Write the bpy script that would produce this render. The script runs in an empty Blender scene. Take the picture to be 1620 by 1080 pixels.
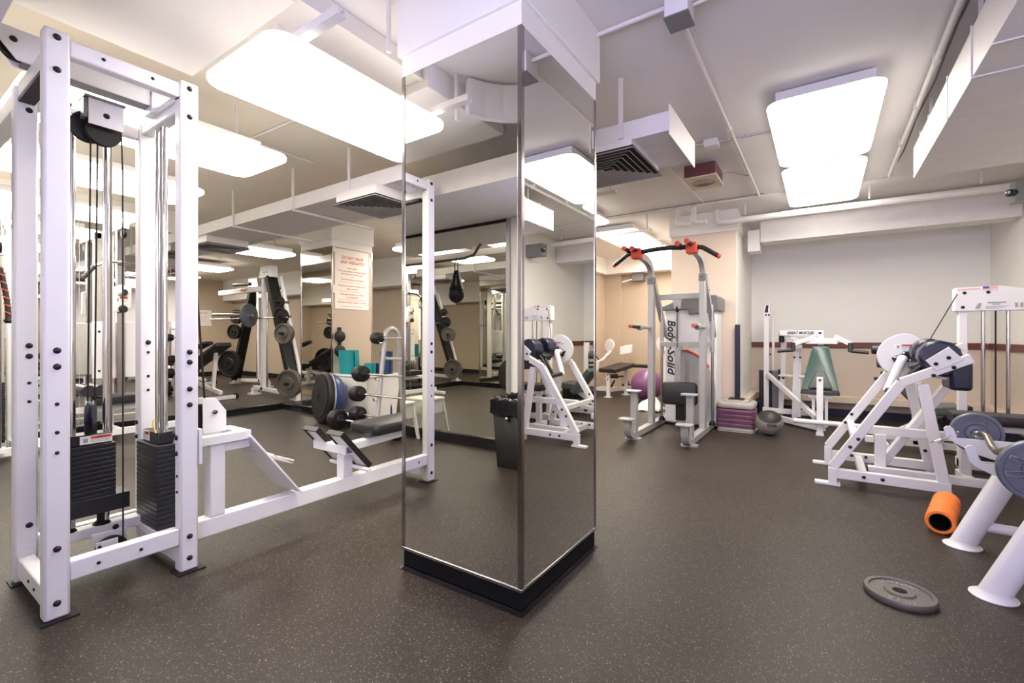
import bpy, bmesh, math, random
from mathutils import Vector, Matrix
random.seed(7)
SC = bpy.context.scene
COL = SC.collection

# ------------------------------------------------------------------ camera
cd = bpy.data.cameras.new('camera'); cam = bpy.data.objects.new('camera', cd); COL.objects.link(cam)
cd.sensor_width = 36.0; cd.lens = 36.0 * 726.0 / 1620.0; cd.shift_y = -8.0 / 1620.0
cd.clip_start = 0.02; cd.clip_end = 60
YAW = math.atan2(0.559, 0.829)
cam.location = (0, 0, 1.05); cam.rotation_euler = (math.pi / 2, 0, YAW)
SC.camera = cam
# ------------------------------------------------------------------ world, exposure
w = bpy.data.worlds.new('world'); SC.world = w; w.use_nodes = True
w.node_tree.nodes['Background'].inputs[0].default_value = (0.55, 0.6, 0.75, 1)
w.node_tree.nodes['Background'].inputs[1].default_value = 0.15
SC.view_settings.view_transform = 'Standard'; SC.view_settings.look = 'None'
SC.view_settings.gamma = 1.0; SC.view_settings.use_curve_mapping = False
SC.view_settings.exposure = 1.45
LIGHT_STRENGTH = 7.0
COOL_FILL_STRENGTH = 3.3
try:
    SC.cycles.max_bounces = 14; SC.cycles.diffuse_bounces = 6; SC.cycles.glossy_bounces = 10
    SC.cycles.sample_clamp_indirect = 6.0; SC.cycles.blur_glossy = 0.5; SC.cycles.use_denoising = True
except Exception: pass

# ------------------------------------------------------------------ materials
def _nm(name):
    m = bpy.data.materials.new(name); m.use_nodes = True
    nt = m.node_tree; return m, nt, nt.nodes['Principled BSDF']
def mat(name, col, rough=0.5, metal=0.0, var=0.06, scale=9.0, bump=0.0, bscale=120.0, spec=0.5, coat=0.0):
    m, nt, b = _nm(name)
    tc = nt.nodes.new('ShaderNodeTexCoord')
    n = nt.nodes.new('ShaderNodeTexNoise'); n.inputs['Scale'].default_value = scale; n.inputs['Detail'].default_value = 4
    nt.links.new(tc.outputs['Object'], n.inputs['Vector'])
    r = nt.nodes.new('ShaderNodeValToRGB'); r.color_ramp.elements[0].position = 0.3; r.color_ramp.elements[1].position = 0.7
    r.color_ramp.elements[0].color = tuple(c * (1 - var) for c in col) + (1,)
    r.color_ramp.elements[1].color = tuple(min(1, c * (1 + var)) for c in col) + (1,)
    nt.links.new(n.outputs['Fac'], r.inputs['Fac']); nt.links.new(r.outputs['Color'], b.inputs['Base Color'])
    b.inputs['Roughness'].default_value = rough; b.inputs['Metallic'].default_value = metal
    b.inputs['Specular IOR Level'].default_value = spec; b.inputs['Coat Weight'].default_value = coat
    if bump > 0:
        n2 = nt.nodes.new('ShaderNodeTexNoise'); n2.inputs['Scale'].default_value = bscale; n2.inputs['Detail'].default_value = 3
        nt.links.new(tc.outputs['Object'], n2.inputs['Vector'])
        bp = nt.nodes.new('ShaderNodeBump'); bp.inputs['Strength'].default_value = bump; bp.inputs['Distance'].default_value = 0.004
        nt.links.new(n2.outputs['Fac'], bp.inputs['Height']); nt.links.new(bp.outputs['Normal'], b.inputs['Normal'])
    return m
def emit(name, col, s):
    m, nt, b = _nm(name)
    b.inputs['Base Color'].default_value = col + (1,); b.inputs['Emission Color'].default_value = col + (1,)
    b.inputs['Emission Strength'].default_value = s; b.inputs['Roughness'].default_value = 0.4
    return m
def mirror(name, col):
    m, nt, b = _nm(name)
    b.inputs['Base Color'].default_value = col + (1,); b.inputs['Metallic'].default_value = 1.0; b.inputs['Roughness'].default_value = 0.0
    return m
def rubber_floor():
    m, nt, b = _nm('speckled rubber floor')
    tc = nt.nodes.new('ShaderNodeTexCoord'); L = nt.links.new
    big = nt.nodes.new('ShaderNodeTexNoise'); big.inputs['Scale'].default_value = 1.3; big.inputs['Detail'].default_value = 5
    L(tc.outputs['Object'], big.inputs['Vector'])
    r = nt.nodes.new('ShaderNodeValToRGB'); r.color_ramp.elements[0].position = .3; r.color_ramp.elements[1].position = .72
    r.color_ramp.elements[0].color = (.023, .0168, .0118, 1); r.color_ramp.elements[1].color = (.035, .026, .0182, 1)
    L(big.outputs['Fac'], r.inputs['Fac'])
    prev = r.outputs['Color']
    for sc, th, colr, amt in ((95, .21, (.30, .255, .20, 1), .6), (170, .23, (.20, .17, .135, 1), .7), (60, .14, (.26, .225, .18, 1), .55)):
        v = nt.nodes.new('ShaderNodeTexVoronoi'); v.inputs['Scale'].default_value = sc; v.inputs['Randomness'].default_value = 1
        d = nt.nodes.new('ShaderNodeTexNoise'); d.inputs['Scale'].default_value = sc * 1.5; d.inputs['Detail'].default_value = 1
        mx0 = nt.nodes.new('ShaderNodeMix'); mx0.data_type = 'VECTOR'; mx0.inputs[0].default_value = .012
        L(tc.outputs['Object'], d.inputs['Vector']); L(tc.outputs['Object'], mx0.inputs[4]); L(d.outputs['Color'], mx0.inputs[5])
        L(mx0.outputs[1], v.inputs['Vector'])
        lt = nt.nodes.new('ShaderNodeMath'); lt.operation = 'LESS_THAN'; lt.inputs[1].default_value = th
        L(v.outputs['Distance'], lt.inputs[0])
        sep = nt.nodes.new('ShaderNodeSeparateColor'); L(v.outputs['Color'], sep.inputs[0])
        gt = nt.nodes.new('ShaderNodeMath'); gt.operation = 'GREATER_THAN'; gt.inputs[1].default_value = .40; L(sep.outputs[0], gt.inputs[0])
        mu = nt.nodes.new('ShaderNodeMath'); mu.operation = 'MULTIPLY'; L(lt.outputs[0], mu.inputs[0]); L(gt.outputs[0], mu.inputs[1])
        mu2 = nt.nodes.new('ShaderNodeMath'); mu2.operation = 'MULTIPLY'; L(mu.outputs[0], mu2.inputs[0]); mu2.inputs[1].default_value = amt
        mx = nt.nodes.new('ShaderNodeMix'); mx.data_type = 'RGBA'; L(mu2.outputs[0], mx.inputs[0]); L(prev, mx.inputs[6]); mx.inputs[7].default_value = colr
        prev = mx.outputs[2]
    L(prev, b.inputs['Base Color'])
    b.inputs['Roughness'].default_value = .46; b.inputs['Specular IOR Level'].default_value = .28
    n2 = nt.nodes.new('ShaderNodeTexNoise'); n2.inputs['Scale'].default_value = 180; n2.inputs['Detail'].default_value = 3
    L(tc.outputs['Object'], n2.inputs['Vector'])
    bp = nt.nodes.new('ShaderNodeBump'); bp.inputs['Strength'].default_value = .35; bp.inputs['Distance'].default_value = .003
    L(n2.outputs['Fac'], bp.inputs['Height']); L(bp.outputs['Normal'], b.inputs['Normal'])
    return m
def two_tone(name, lo, hi, zc):
    m, nt, b = _nm(name); L = nt.links.new
    g = nt.nodes.new('ShaderNodeNewGeometry'); s = nt.nodes.new('ShaderNodeSeparateXYZ'); L(g.outputs['Position'], s.inputs[0])
    gt = nt.nodes.new('ShaderNodeMath'); gt.operation = 'GREATER_THAN'; gt.inputs[1].default_value = zc; L(s.outputs['Z'], gt.inputs[0])
    n = nt.nodes.new('ShaderNodeTexNoise'); n.inputs['Scale'].default_value = 3; L(g.outputs['Position'], n.inputs['Vector'])
    mx = nt.nodes.new('ShaderNodeMix'); mx.data_type = 'RGBA'; mx.inputs[6].default_value = lo + (1,); mx.inputs[7].default_value = hi + (1,)
    L(gt.outputs[0], mx.inputs[0])
    m2 = nt.nodes.new('ShaderNodeMix'); m2.data_type = 'RGBA'; m2.blend_type = 'MULTIPLY'; m2.inputs[0].default_value = .06
    L(mx.outputs[2], m2.inputs[6]); L(n.outputs['Color'], m2.inputs[7]); L(m2.outputs[2], b.inputs['Base Color'])
    b.inputs['Roughness'].default_value = .6
    return m
def wood(name, a, c):
    m, nt, b = _nm(name); L = nt.links.new
    tc = nt.nodes.new('ShaderNodeTexCoord'); wv = nt.nodes.new('ShaderNodeTexWave'); wv.bands_direction = 'Z'
    wv.inputs['Scale'].default_value = 14; wv.inputs['Distortion'].default_value = 6; wv.inputs['Detail'].default_value = 3
    L(tc.outputs['Object'], wv.inputs['Vector'])
    r = nt.nodes.new('ShaderNodeValToRGB'); r.color_ramp.elements[0].color = a + (1,); r.color_ramp.elements[1].color = c + (1,)
    L(wv.outputs['Fac'], r.inputs['Fac']); L(r.outputs['Color'], b.inputs['Base Color']); b.inputs['Roughness'].default_value = .4
    return m
def ball_mat():
    m, nt, b = _nm('grey and black medicine ball'); L = nt.links.new
    tc = nt.nodes.new('ShaderNodeTexCoord'); s = nt.nodes.new('ShaderNodeSeparateXYZ'); L(tc.outputs['Object'], s.inputs[0])
    a = nt.nodes.new('ShaderNodeMath'); a.operation = 'ABSOLUTE'; L(s.outputs['Z'], a.inputs[0])
    g = nt.nodes.new('ShaderNodeMath'); g.operation = 'GREATER_THAN'; g.inputs[1].default_value = .075; L(a.outputs[0], g.inputs[0])
    mx = nt.nodes.new('ShaderNodeMix'); mx.data_type = 'RGBA'; L(g.outputs[0], mx.inputs[0])
    mx.inputs[6].default_value = (.22, .20, .18, 1); mx.inputs[7].default_value = (.022, .02, .018, 1)
    L(mx.outputs[2], b.inputs['Base Color']); b.inputs['Roughness'].default_value = .5
    return m

M_FLOOR = rubber_floor()
M_CEIL = mat('matte ceiling paint', (.76, .735, .725), .75, bump=.1, bscale=60, var=.03, scale=2)
M_CEIL_WARMLIT = mat('warm light ceiling tint', (.78, .72, .63), .75, var=.03, scale=2)  # warm light on the left ceiling, put into its colour as cream
M_WHITEWALL = mat('off white wall paint', (.84, .82, .79), .6, bump=.06, bscale=200, var=.02, scale=2)
M_BEIGE = mat('tan wall paint', (.48, .385, .29), .6, bump=.06, bscale=200, var=.03, scale=2)
M_PINKBEIGE = mat('pale pink beige paint', (.70, .58, .48), .6, bump=.06, bscale=200, var=.03, scale=2)
M_TWO = two_tone('two tone wall paint', (.64, .54, .45), (.86, .85, .81), .935)
M_WHITE = mat('white powder coated steel', (.71, .695, .71), .32, var=.025, scale=5)
M_SILVER = mat('silver grey powder coat', (.40, .39, .395), .38, metal=.25, var=.04)
M_DGREY = mat('dark grey plastic', (.16, .16, .165), .4, var=.05)
M_BLACK = mat('black rubber', (.009, .008, .009), .5, var=.15, spec=.35)
M_BLACKGLOSS = mat('black gloss base board', (.010, .009, .012), .18, var=.1)
M_BASE = mat('matte black base board', (.004, .004, .005), .6, var=.1, spec=.15)
M_VINYL = mat('black vinyl upholstery', (.012, .011, .013), .4, var=.15, bump=.15, bscale=260)
M_NAVY = mat('navy vinyl upholstery', (.012, .014, .035), .3, var=.15, bump=.1, bscale=260)
M_TEALV = mat('grey green vinyl upholstery', (.045, .095, .088), .3, var=.06, bump=.12, bscale=260)
M_GREENV = mat('dark green grey vinyl', (.07, .085, .08), .35, var=.06)
M_STACK = mat('black painted weight plate', (.011, .012, .017), .38, var=.15)
M_IRON = mat('grey hammertone iron', (.115, .104, .094), .5, metal=.3, var=.12, bump=.2, bscale=120)
M_IRONBLUE = mat('blue grey iron', (.12, .13, .165), .45, metal=.3, var=.12, bump=.2, bscale=120)
M_RAISED = mat('worn raised iron lettering', (.30, .29, .28), .5, metal=.3, var=.1)
M_BAR = mat('aged steel bar', (.20, .17, .14), .35, metal=.8, var=.1)
M_CHROME = mat('polished chrome', (.74, .73, .74), .09, metal=1.0, var=.03)
M_STEEL = mat('brushed steel rod', (.46, .44, .44), .22, metal=1.0, var=.05)
M_BRONZE = mat('dark chrome trim', (.42, .39, .38), .16, metal=1.0, var=.06)
M_MIRROR = mirror('mirror glass', (.85, .85, .81))
M_RED = mat('red rubber', (.62, .055, .03), .4, var=.08)
M_ORANGE = mat('orange foam', (.90, .20, .025), .55, var=.06, bump=.1)
M_TEAL = mat('teal foam mat', (.0, .22, .24), .6, var=.08)
M_BLUE = mat('navy blue foam mat', (.012, .04, .13), .6, var=.08)
M_BOSUBLUE = mat('blue rubber dome', (.03, .055, .17), .35, var=.08)
M_PURPLE = mat('glossy purple vinyl', (.17, .06, .16), .3, var=.05)
M_MAUVE = mat('mauve plastic', (.165, .062, .115), .45, var=.07)
M_GREYPL = mat('warm grey plastic', (.40, .37, .345), .5, var=.06)
M_BIN = mat('milky white plastic', (.78, .76, .70), .4, var=.03)
M_LABEL = mat('white paper label', (.80, .78, .76), .5, var=.02)
M_SIGN = mat('cream paper sign', (.82, .76, .68), .6, var=.015)
M_SIGNRED = mat('orange red ink', (.66, .17, .09), .6, var=.05)
M_INKRED = mat('red ink', (.62, .09, .03), .6, var=.05)
M_INKPINK = mat('faded pink ink', (.72, .42, .42), .6, var=.05)
M_INKBLUE = mat('blue violet ink', (.10, .07, .42), .6, var=.05)
M_INK = mat('black ink', (.02, .02, .02), .6, var=.05)
M_INKGREY = mat('grey ink', (.30, .29, .29), .6, var=.05)
M_WOODRED = wood('red brown wood rail', (.11, .026, .016), (.19, .05, .03))
M_SPKBOX = mat('maroon painted box', (.12, .035, .035), .5, var=.08)
M_SPK = mat('cream grille', (.62, .53, .40), .5, var=.04)
M_PIPE = mat('white painted pipe', (.72, .69, .68), .45, var=.03)
M_DUCT = mat('white painted duct', (.72, .69, .68), .55, var=.03, bump=.05, bscale=80)
M_GREYBOX = mat('grey steel cover', (.19, .19, .19), .45, var=.05)
M_VENTDK = mat('dark vent void', (.030, .030, .030), .7, var=.1)
M_VENT = mat('grey vent vane', (.40, .375, .36), .5, var=.05)
M_LIGHT = emit('lit acrylic diffuser', (1.0, .935, .83), LIGHT_STRENGTH)
M_LIGHTSIDE = emit('dimmer lens side', (1.0, .935, .83), LIGHT_STRENGTH * .62)
M_UPLIGHT = emit('added uplight top', (1.0, .935, .83), LIGHT_STRENGTH * .085)  # glow added on top of the hung panels to brighten the ceiling
M_LIGHTSIDE2 = emit('bright lens side', (1.0, .935, .83), LIGHT_STRENGTH * 1.0)
M_FILLPANE = emit('added cool fill pane', (.70, .68, 1.0), COOL_FILL_STRENGTH)
M_ROPE = mat('black rope', (.02, .015, .015), .7, var=.3, scale=40, bump=.6, bscale=40)
M_YELLOW = mat('yellow cord', (.75, .55, .05), .5)
M_DARKHOLE = mat('dark hole', (.01, .009, .012), .7)
M_BALL = ball_mat()

# ------------------------------------------------------------------ mesh builder
V = Vector
class MB:
    def __init__(s): s.v = []; s.f = []
    def add(s, vs, fs):
        o = len(s.v); s.v += [tuple(x) for x in vs]; s.f += [tuple(i + o for i in f) for f in fs]; return s
    def box(s, x0, x1, y0, y1, z0, z1):
        vs = [(x, y, z) for x in (x0, x1) for y in (y0, y1) for z in (z0, z1)]
        return s.add(vs, [(0, 1, 3, 2), (4, 6, 7, 5), (0, 4, 5, 1), (2, 3, 7, 6), (0, 2, 6, 4), (1, 5, 7, 3)])
    def obox(s, c, ax, hs):
        c = V(c); ax = [V(a).normalized() for a in ax]
        vs = [c + ax[0] * (a * hs[0]) + ax[1] * (b * hs[1]) + ax[2] * (d * hs[2]) for a in (-1, 1) for b in (-1, 1) for d in (-1, 1)]
        return s.add(vs, [(0, 1, 3, 2), (4, 6, 7, 5), (0, 4, 5, 1), (2, 3, 7, 6), (0, 2, 6, 4), (1, 5, 7, 3)])
    def beam(s, p0, p1, w, h, up=(0, 0, 1)):
        p0, p1 = V(p0), V(p1); d = (p1 - p0)
        u = V(up)
        if abs(d.normalized().dot(u)) > .99: u = V((0, 1, 0))
        sd = d.cross(u).normalized(); u = sd.cross(d).normalized()
        return s.obox((p0 + p1) / 2, (d, sd, u), (d.length / 2, w / 2, h / 2))
    def tube(s, pts, r, n=12, closed=False, cap=True):
        pts = [V(p) for p in pts]; m = len(pts); rings = []
        prev = None
        for i, p in enumerate(pts):
            if closed: t = (pts[(i + 1) % m] - pts[i - 1])
            elif i == 0: t = pts[1] - p
            elif i == m - 1: t = p - pts[-2]
            else: t = (pts[i + 1] - p).normalized() + (p - pts[i - 1]).normalized()
            t.normalize()
            if prev is None:
                a = V((0, 0, 1)) if abs(t.z) < .9 else V((1, 0, 0))
                a = (a - t * a.dot(t)).normalized()
            else:
                a = (prev - t * prev.dot(t)).normalized()
            prev = a; b = t.cross(a)
            rr = r[i] if isinstance(r, (list, tuple)) else r
            rings.append([p + (a * math.cos(2 * math.pi * k / n) + b * math.sin(2 * math.pi * k / n)) * rr for k in range(n)])
        vs = [v for rg in rings for v in rg]; fs = []
        for i in range(m if closed else m - 1):
            j = (i + 1) % m
            for k in range(n):
                fs.append((i * n + k, i * n + (k + 1) % n, j * n + (k + 1) % n, j * n + k))
        if cap and not closed:
            fs.append(tuple(range(n - 1, -1, -1))); fs.append(tuple((m - 1) * n + k for k in range(n)))
        return s.add(vs, fs)
    def cyl(s, p0, p1, r, n=20, r2=None): return s.tube([p0, p1], [r, r if r2 is None else r2], n)
    def lathe(s, prof, o=(0, 0, 0), axis=(0, 0, 1), n=32, cap=True):
        ax = V(axis).normalized(); a = V((1, 0, 0)) if abs(ax.x) < .9 else V((0, 1, 0))
        a = (a - ax * a.dot(ax)).normalized(); b = ax.cross(a); o = V(o)
        vs = [o + ax * z + (a * math.cos(2 * math.pi * k / n) + b * math.sin(2 * math.pi * k / n)) * r for r, z in prof for k in range(n)]
        fs = []; m = len(prof)
        for i in range(m - 1):
            for k in range(n): fs.append((i * n + k, i * n + (k + 1) % n, (i + 1) * n + (k + 1) % n, (i + 1) * n + k))
        if cap:
            if prof[0][0] > 1e-5: fs.append(tuple(range(n - 1, -1, -1)))
            if prof[-1][0] > 1e-5: fs.append(tuple((m - 1) * n + k for k in range(n)))
        return s.add(vs, fs)
    def prism(s, poly, off):
        poly = [V(p) for p in poly]; off = V(off); n = len(poly)
        vs = poly + [p + off for p in poly]
        fs = [tuple(range(n - 1, -1, -1)), tuple(range(n, 2 * n))]
        for k in range(n): fs.append((k, (k + 1) % n, n + (k + 1) % n, n + k))
        return s.add(vs, fs)
    def ball(s, c, r, nu=28, nv=16):
        rx, ry, rz = r if isinstance(r, (tuple, list)) else (r, r, r); c = V(c); vs = []; fs = []
        for j in range(nv + 1):
            th = math.pi * j / nv
            for i in range(nu):
                ph = 2 * math.pi * i / nu
                vs.append((c.x + rx * math.sin(th) * math.cos(ph), c.y + ry * math.sin(th) * math.sin(ph), c.z + rz * math.cos(th)))
        for j in range(nv):
            for i in range(nu):
                fs.append((j * nu + i, (j + 1) * nu + i, (j + 1) * nu + (i + 1) % nu, j * nu + (i + 1) % nu))
        return s.add(vs, fs)
    def rrect(s, c, ax, hs, rad, n=5, edge=0.0):
        """rounded slab: ax = (right, up, normal), hs = half sizes, rad = corner radius, edge = rounded rim"""
        c = V(c); ax = [V(a).normalized() for a in ax]
        def ring(inset):
            pts = []; a, b = hs[0] - inset, hs[1] - inset; r = max(rad - inset, .0015)
            for q, (sx, sy) in enumerate(((1, 1), (-1, 1), (-1, -1), (1, -1))):
                for k in range(n + 1):
                    an = q * math.pi / 2 + k * math.pi / 2 / n
                    pts.append((sx * (a - r) + r * math.cos(an), sy * (b - r) + r * math.sin(an)))
            return pts
        lv = [(0, -hs[2]), (0, hs[2])] if edge <= 0 else [(edge, -hs[2]), (edge * .3, -hs[2] + edge * .3), (0, -hs[2] + edge), (0, hs[2] - edge), (edge * .3, hs[2] - edge * .3), (edge, hs[2])]
        vs = []; m = 4 * (n + 1)
        for ins, z in lv:
            for x, y in ring(ins): vs.append(c + ax[0] * x + ax[1] * y + ax[2] * z)
        fs = [tuple(range(m - 1, -1, -1)), tuple((len(lv) - 1) * m + k for k in range(m))]
        for i in range(len(lv) - 1):
            for k in range(m): fs.append((i * m + k, i * m + (k + 1) % m, (i + 1) * m + (k + 1) % m, (i + 1) * m + k))
        return s.add(vs, fs)
    def mesh(s, name, org=(0, 0, 0)):
        me = bpy.data.meshes.new(name); o = V(org)
        me.from_pydata([tuple(V(v) - o) for v in s.v], [], s.f)
        bm = bmesh.new(); bm.from_mesh(me); bmesh.ops.recalc_face_normals(bm, faces=bm.faces); bm.to_mesh(me); bm.free()
        me.polygons.foreach_set('use_smooth', [True] * len(me.polygons))
        try: me.set_sharp_from_angle(angle=math.radians(38))
        except Exception: pass
        me.update(); return me

def world_org(o):
    p = V((0, 0, 0))
    while o is not None: p += o.location; o = o.parent
    return p
def build(name, mb, m, parent=None, bevel=0.0, label=None):
    org = world_org(parent) if parent is not None else V((0, 0, 0))
    me = mb.mesh(name, org); me.materials.append(m)
    o = bpy.data.objects.new(name, me); COL.objects.link(o); o.parent = parent
    if bevel > 0:
        bv = o.modifiers.new('bevel', 'BEVEL'); bv.width = bevel; bv.segments = 2; bv.limit_method = 'ANGLE'; bv.angle_limit = math.radians(40)
    if label: o['label'] = label
    return o
def tag(o, label, cat, group=None):
    o['label'] = label; o['category'] = cat
    if group: o['group'] = group
    return o
def thing(name, label, cat, loc=(0, 0, 0), group=None):
    o = bpy.data.objects.new(name, None); COL.objects.link(o); o.location = loc; o.empty_display_size = .1
    return tag(o, label, cat, group)
def struct(name, mb, m, parent=None, bevel=0.0):
    o = build(name, mb, m, parent, bevel)
    if parent is None: o['kind'] = 'structure'
    return o
def rebase(o, loc):
    """put a single-mesh thing's origin at loc without moving it"""
    d = V(loc); me = o.data
    me.transform(Matrix.Translation(-d)); o.location = d; return o
def share(src, name, parent, loc, rot=None):
    c = bpy.data.objects.new(name, src); COL.objects.link(c); c.parent = parent
    c.location = V(loc) - world_org(parent) if parent is not None else V(loc)
    if rot is not None: c.rotation_euler = rot
    return c
BX, BY, BZ = V((1, 0, 0)), V((0, 1, 0)), V((0, 0, 1))
_bolt = MB().lathe([(.0, .009), (.006, .008), (.0105, .004), (.012, 0)], n=12, cap=False).mesh('bolt'); _bolt.materials.append(M_BLACK)
_boltS = MB().lathe([(.0, .005), (.004, .0045), (.0065, .002), (.007, 0)], n=10, cap=False).mesh('bolt'); _boltS.materials.append(M_BLACK)
ROT = {'+x': (0, math.pi / 2, 0), '-y': (math.pi / 2, 0, 0), '+z': (0, 0, 0), '-x': (0, -math.pi / 2, 0), '+y': (-math.pi / 2, 0, 0)}
def bolts(parent, pts, face, small=False):
    for p in pts: share(_boltS if small else _bolt, 'bolt', parent, p, ROT[face])
def text(s, size, loc, right, up, m, parent, name='lettering', align='CENTER', ext=.0006, shear=0.0, width=None, label=None, bold=0.0):
    cu = bpy.data.curves.new('t', 'FONT'); cu.body = s; cu.size = size; cu.align_x = align; cu.align_y = 'CENTER'
    cu.extrude = ext; cu.shear = shear; cu.resolution_u = 2; cu.offset = bold
    to = bpy.data.objects.new('t', cu); COL.objects.link(to)
    bpy.context.view_layer.update()
    me = bpy.data.meshes.new_from_object(to.evaluated_get(bpy.context.evaluated_depsgraph_get()))
    COL.objects.unlink(to); bpy.data.objects.remove(to); me.name = name
    r, u = V(right).normalized(), V(up).normalized(); n = r.cross(u)
    k = 1.0
    if width and len(me.vertices):
        xs = [v.co.x for v in me.vertices]; k = width / max(max(xs) - min(xs), 1e-6)
    mt = Matrix((( r.x * k, u.x, n.x, 0), (r.y * k, u.y, n.y, 0), (r.z * k, u.z, n.z, 0), (0, 0, 0, 1)))
    me.transform(mt); me.materials.clear(); me.materials.append(m)
    o = bpy.data.objects.new(name, me); COL.objects.link(o); o.parent = parent
    o.location = V(loc) - (world_org(parent) if parent is not None else V((0, 0, 0)))
    if label: o['label'] = label
    return o
# ================================================================== the setting
CZ = 2.565
struct('floor', MB().box(-13.7, 1.7, -.65, 8.9, -.06, 0), M_FLOOR)
struct('ceiling', MB().box(-2.75, 1.7, -.65, 8.9, CZ, CZ + .08), M_CEIL)
struct('ceiling_left', MB().box(-13.7, -2.75, -.65, 8.9, CZ, CZ + .08), M_CEIL_WARMLIT)
struct('ceiling_soffit', MB().box(-2.75, -1.79, .34, 1.066, 2.42, CZ), M_CEIL, bevel=.004)
wb = MB().box(-6.6, -1.3, -.65, -.55, 0, CZ).box(1.2, 1.7, -.65, -.55, 0, CZ).box(-1.3, 1.2, -.65, -.55, 0, .9).box(-1.3, 1.2, -.65, -.55, 2.08, CZ)
struct('wall_back', wb, M_WHITEWALL)
win = struct('added_window', MB().box(-1.3, 1.2, -.63, -.615, .9, 2.08), M_FILLPANE)  # unseen glowing window, added to give cool light near the camera
fr = MB()
for x in (-1.3, -.09, 1.14): fr.box(x, x + .06, -.61, -.545, .9, 2.08)
for z in (.9, 2.03): fr.box(-1.3, 1.2, -.61, -.545, z, z + .05)
struct('added_window_frame', fr, M_WHITE, win)
struct('wall_left', MB().box(-6.62, -6.5, -.65, 2.45, 0, CZ), M_WHITEWALL)
struct('wall_alcove_side', MB().box(-13.6, -6.62, 2.33, 2.45, 0, CZ), M_BEIGE)
struct('wall_alcove_end', MB().box(-13.7, -13.6, 2.33, 6.4, 0, CZ), M_BEIGE)
struct('wall_alcove_far', MB().box(-13.6, -3.72, 6.3, 6.4, 0, CZ), M_BEIGE)
struct('wall_passage', MB().box(-3.72, -3.62, 6.3, 8.8, 0, CZ), M_BEIGE)
struct('wall_far_left', MB().box(-3.72, -1.59, 8.8, 8.9, 0, CZ).box(-3.62, -3.28, 8.72, 8.8, 0, CZ), M_BEIGE)
struct('wall_pillar', MB().box(-1.59, -.84, 6.0, 8.9, 0, 2.31), M_PINKBEIGE)
struct('wall_pillar_side', MB().box(-.84, -.832, 6.02, 7.4, 0, 2.31), M_WHITEWALL)
struct('wall_far', MB().box(-.84, 1.7, 7.4, 7.5, 0, CZ), M_TWO)
struct('wall_right', MB().box(1.6, 1.7, -.55, 7.4, 0, CZ), M_TWO)
struct('trim_1', MB().box(-1.61, -.82, 5.98, 8.9, 2.31, CZ), M_WHITEWALL, bevel=.004)
struct('trim_2', MB().box(-3.62, -1.61, 8.5, 8.8, 2.27, CZ).box(-3.62, -3.5, 6.4, 8.5, 2.27, CZ), M_WHITEWALL)
struct('trim_3', MB().box(-13.6, -3.72, 6.0, 6.3, 2.02, CZ), M_WHITEWALL)
rail = struct('trim_4', MB().box(-.832, 1.57, 7.375, 7.4, .90, .972), M_WOODRED, bevel=.005)
struct('trim_5', MB().box(1.575, 1.6, -.55, 7.375, .90, .972), M_WOODRED, bevel=.005)
struct('trim_6', MB().box(-.832, 1.6, 7.24, 7.4, .19, .285), M_PINKBEIGE, bevel=.012)
struct('trim_7', MB().box(-.832, -.74, 6.05, 7.24, .19, .285), M_PINKBEIGE, bevel=.012)
struct('trim_8', MB().box(1.5, 1.6, 3.0, 7.24, .19, .285), M_PINKBEIGE, bevel=.012)
struct('baseboard_far', MB().box(-.832, 1.59, 7.36, 7.4, 0, .10), M_NAVY, bevel=.003)
struct('baseboard_right', MB().box(1.58, 1.6, -.5, 7.36, 0, .10), M_NAVY, bevel=.003)
struct('baseboard_far_left', MB().box(-3.28, -1.59, 8.78, 8.8, 0, .11), M_BLACK)
struct('baseboard_left', MB().box(-6.5, -6.47, -.55, 2.45, 0, .10), M_BLACKGLOSS, bevel=.003)
struct('baseboard_back', MB().box(-6.5, -2.36, -.55, -.52, 0, .10), M_BLACKGLOSS, bevel=.003)
struct('baseboard_alcove_far', MB().box(-13.6, -3.72, 6.27, 6.3, 0, .11), M_BLACK)
struct('baseboard_alcove_end', MB().box(-13.6, -13.57, 2.45, 6.27, 0, .11), M_BLACK)
struct('trim_9', MB().box(-6.53, -6.46, 2.45, 3.71, 0, .085).box(-6.53, -5.95, 3.64, 3.71, 0, .085), M_BLACKGLOSS, bevel=.004)

# wall mirrors
def wall_mirror(label, mbs, edges):
    t = thing('wall_mirror', label, 'mirror', edges[0], 'wall mirrors')
    for mb in mbs: build('mirror_panel', mb, M_MIRROR, t)
    return t
t = wall_mirror('wide sheet mirror along the left wall behind the white cable machine',
                [MB().box(-6.5, -6.492, a, b, .10, 2.30) for a, b in ((-.52, .47), (.473, 1.46), (1.463, 2.45))], [(-6.5, 1, .1)])
build('trim_strip', MB().box(-6.5, -6.487, -.52, 2.45, .095, .107), M_CHROME, t)
t = wall_mirror('sheet mirror on the back wall, seen reflected in the square column',
                [MB().box(a, b, -.55, -.542, .10, 2.12) for a, b in ((-6.49, -4.9), (-4.897, -3.62), (-3.617, -2.36))], [(-4.5, -.55, .1)])
build('trim_strip', MB().box(-6.49, -2.36, -.55, -.537, .095, .107), M_CHROME, t)
build('top_strip', MB().box(-6.49, -2.36, -.55, -.53, 2.095, 2.119), M_BLACK, t)
build('edge_strip', MB().box(-2.375, -2.335, -.55, -.53, 0, 2.12), M_SILVER, t)

t = wall_mirror('added unseen mirror on the alcove side wall, enriching the notice column reflections',
                [MB().box(a, b, 2.45, 2.458, .10, 2.12) for a, b in ((-13.5, -11.2), (-11.197, -8.9), (-8.897, -6.64))], [(-10, 2.45, .1)])  # hidden from the camera, added to fill the notice column's mirror
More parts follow.
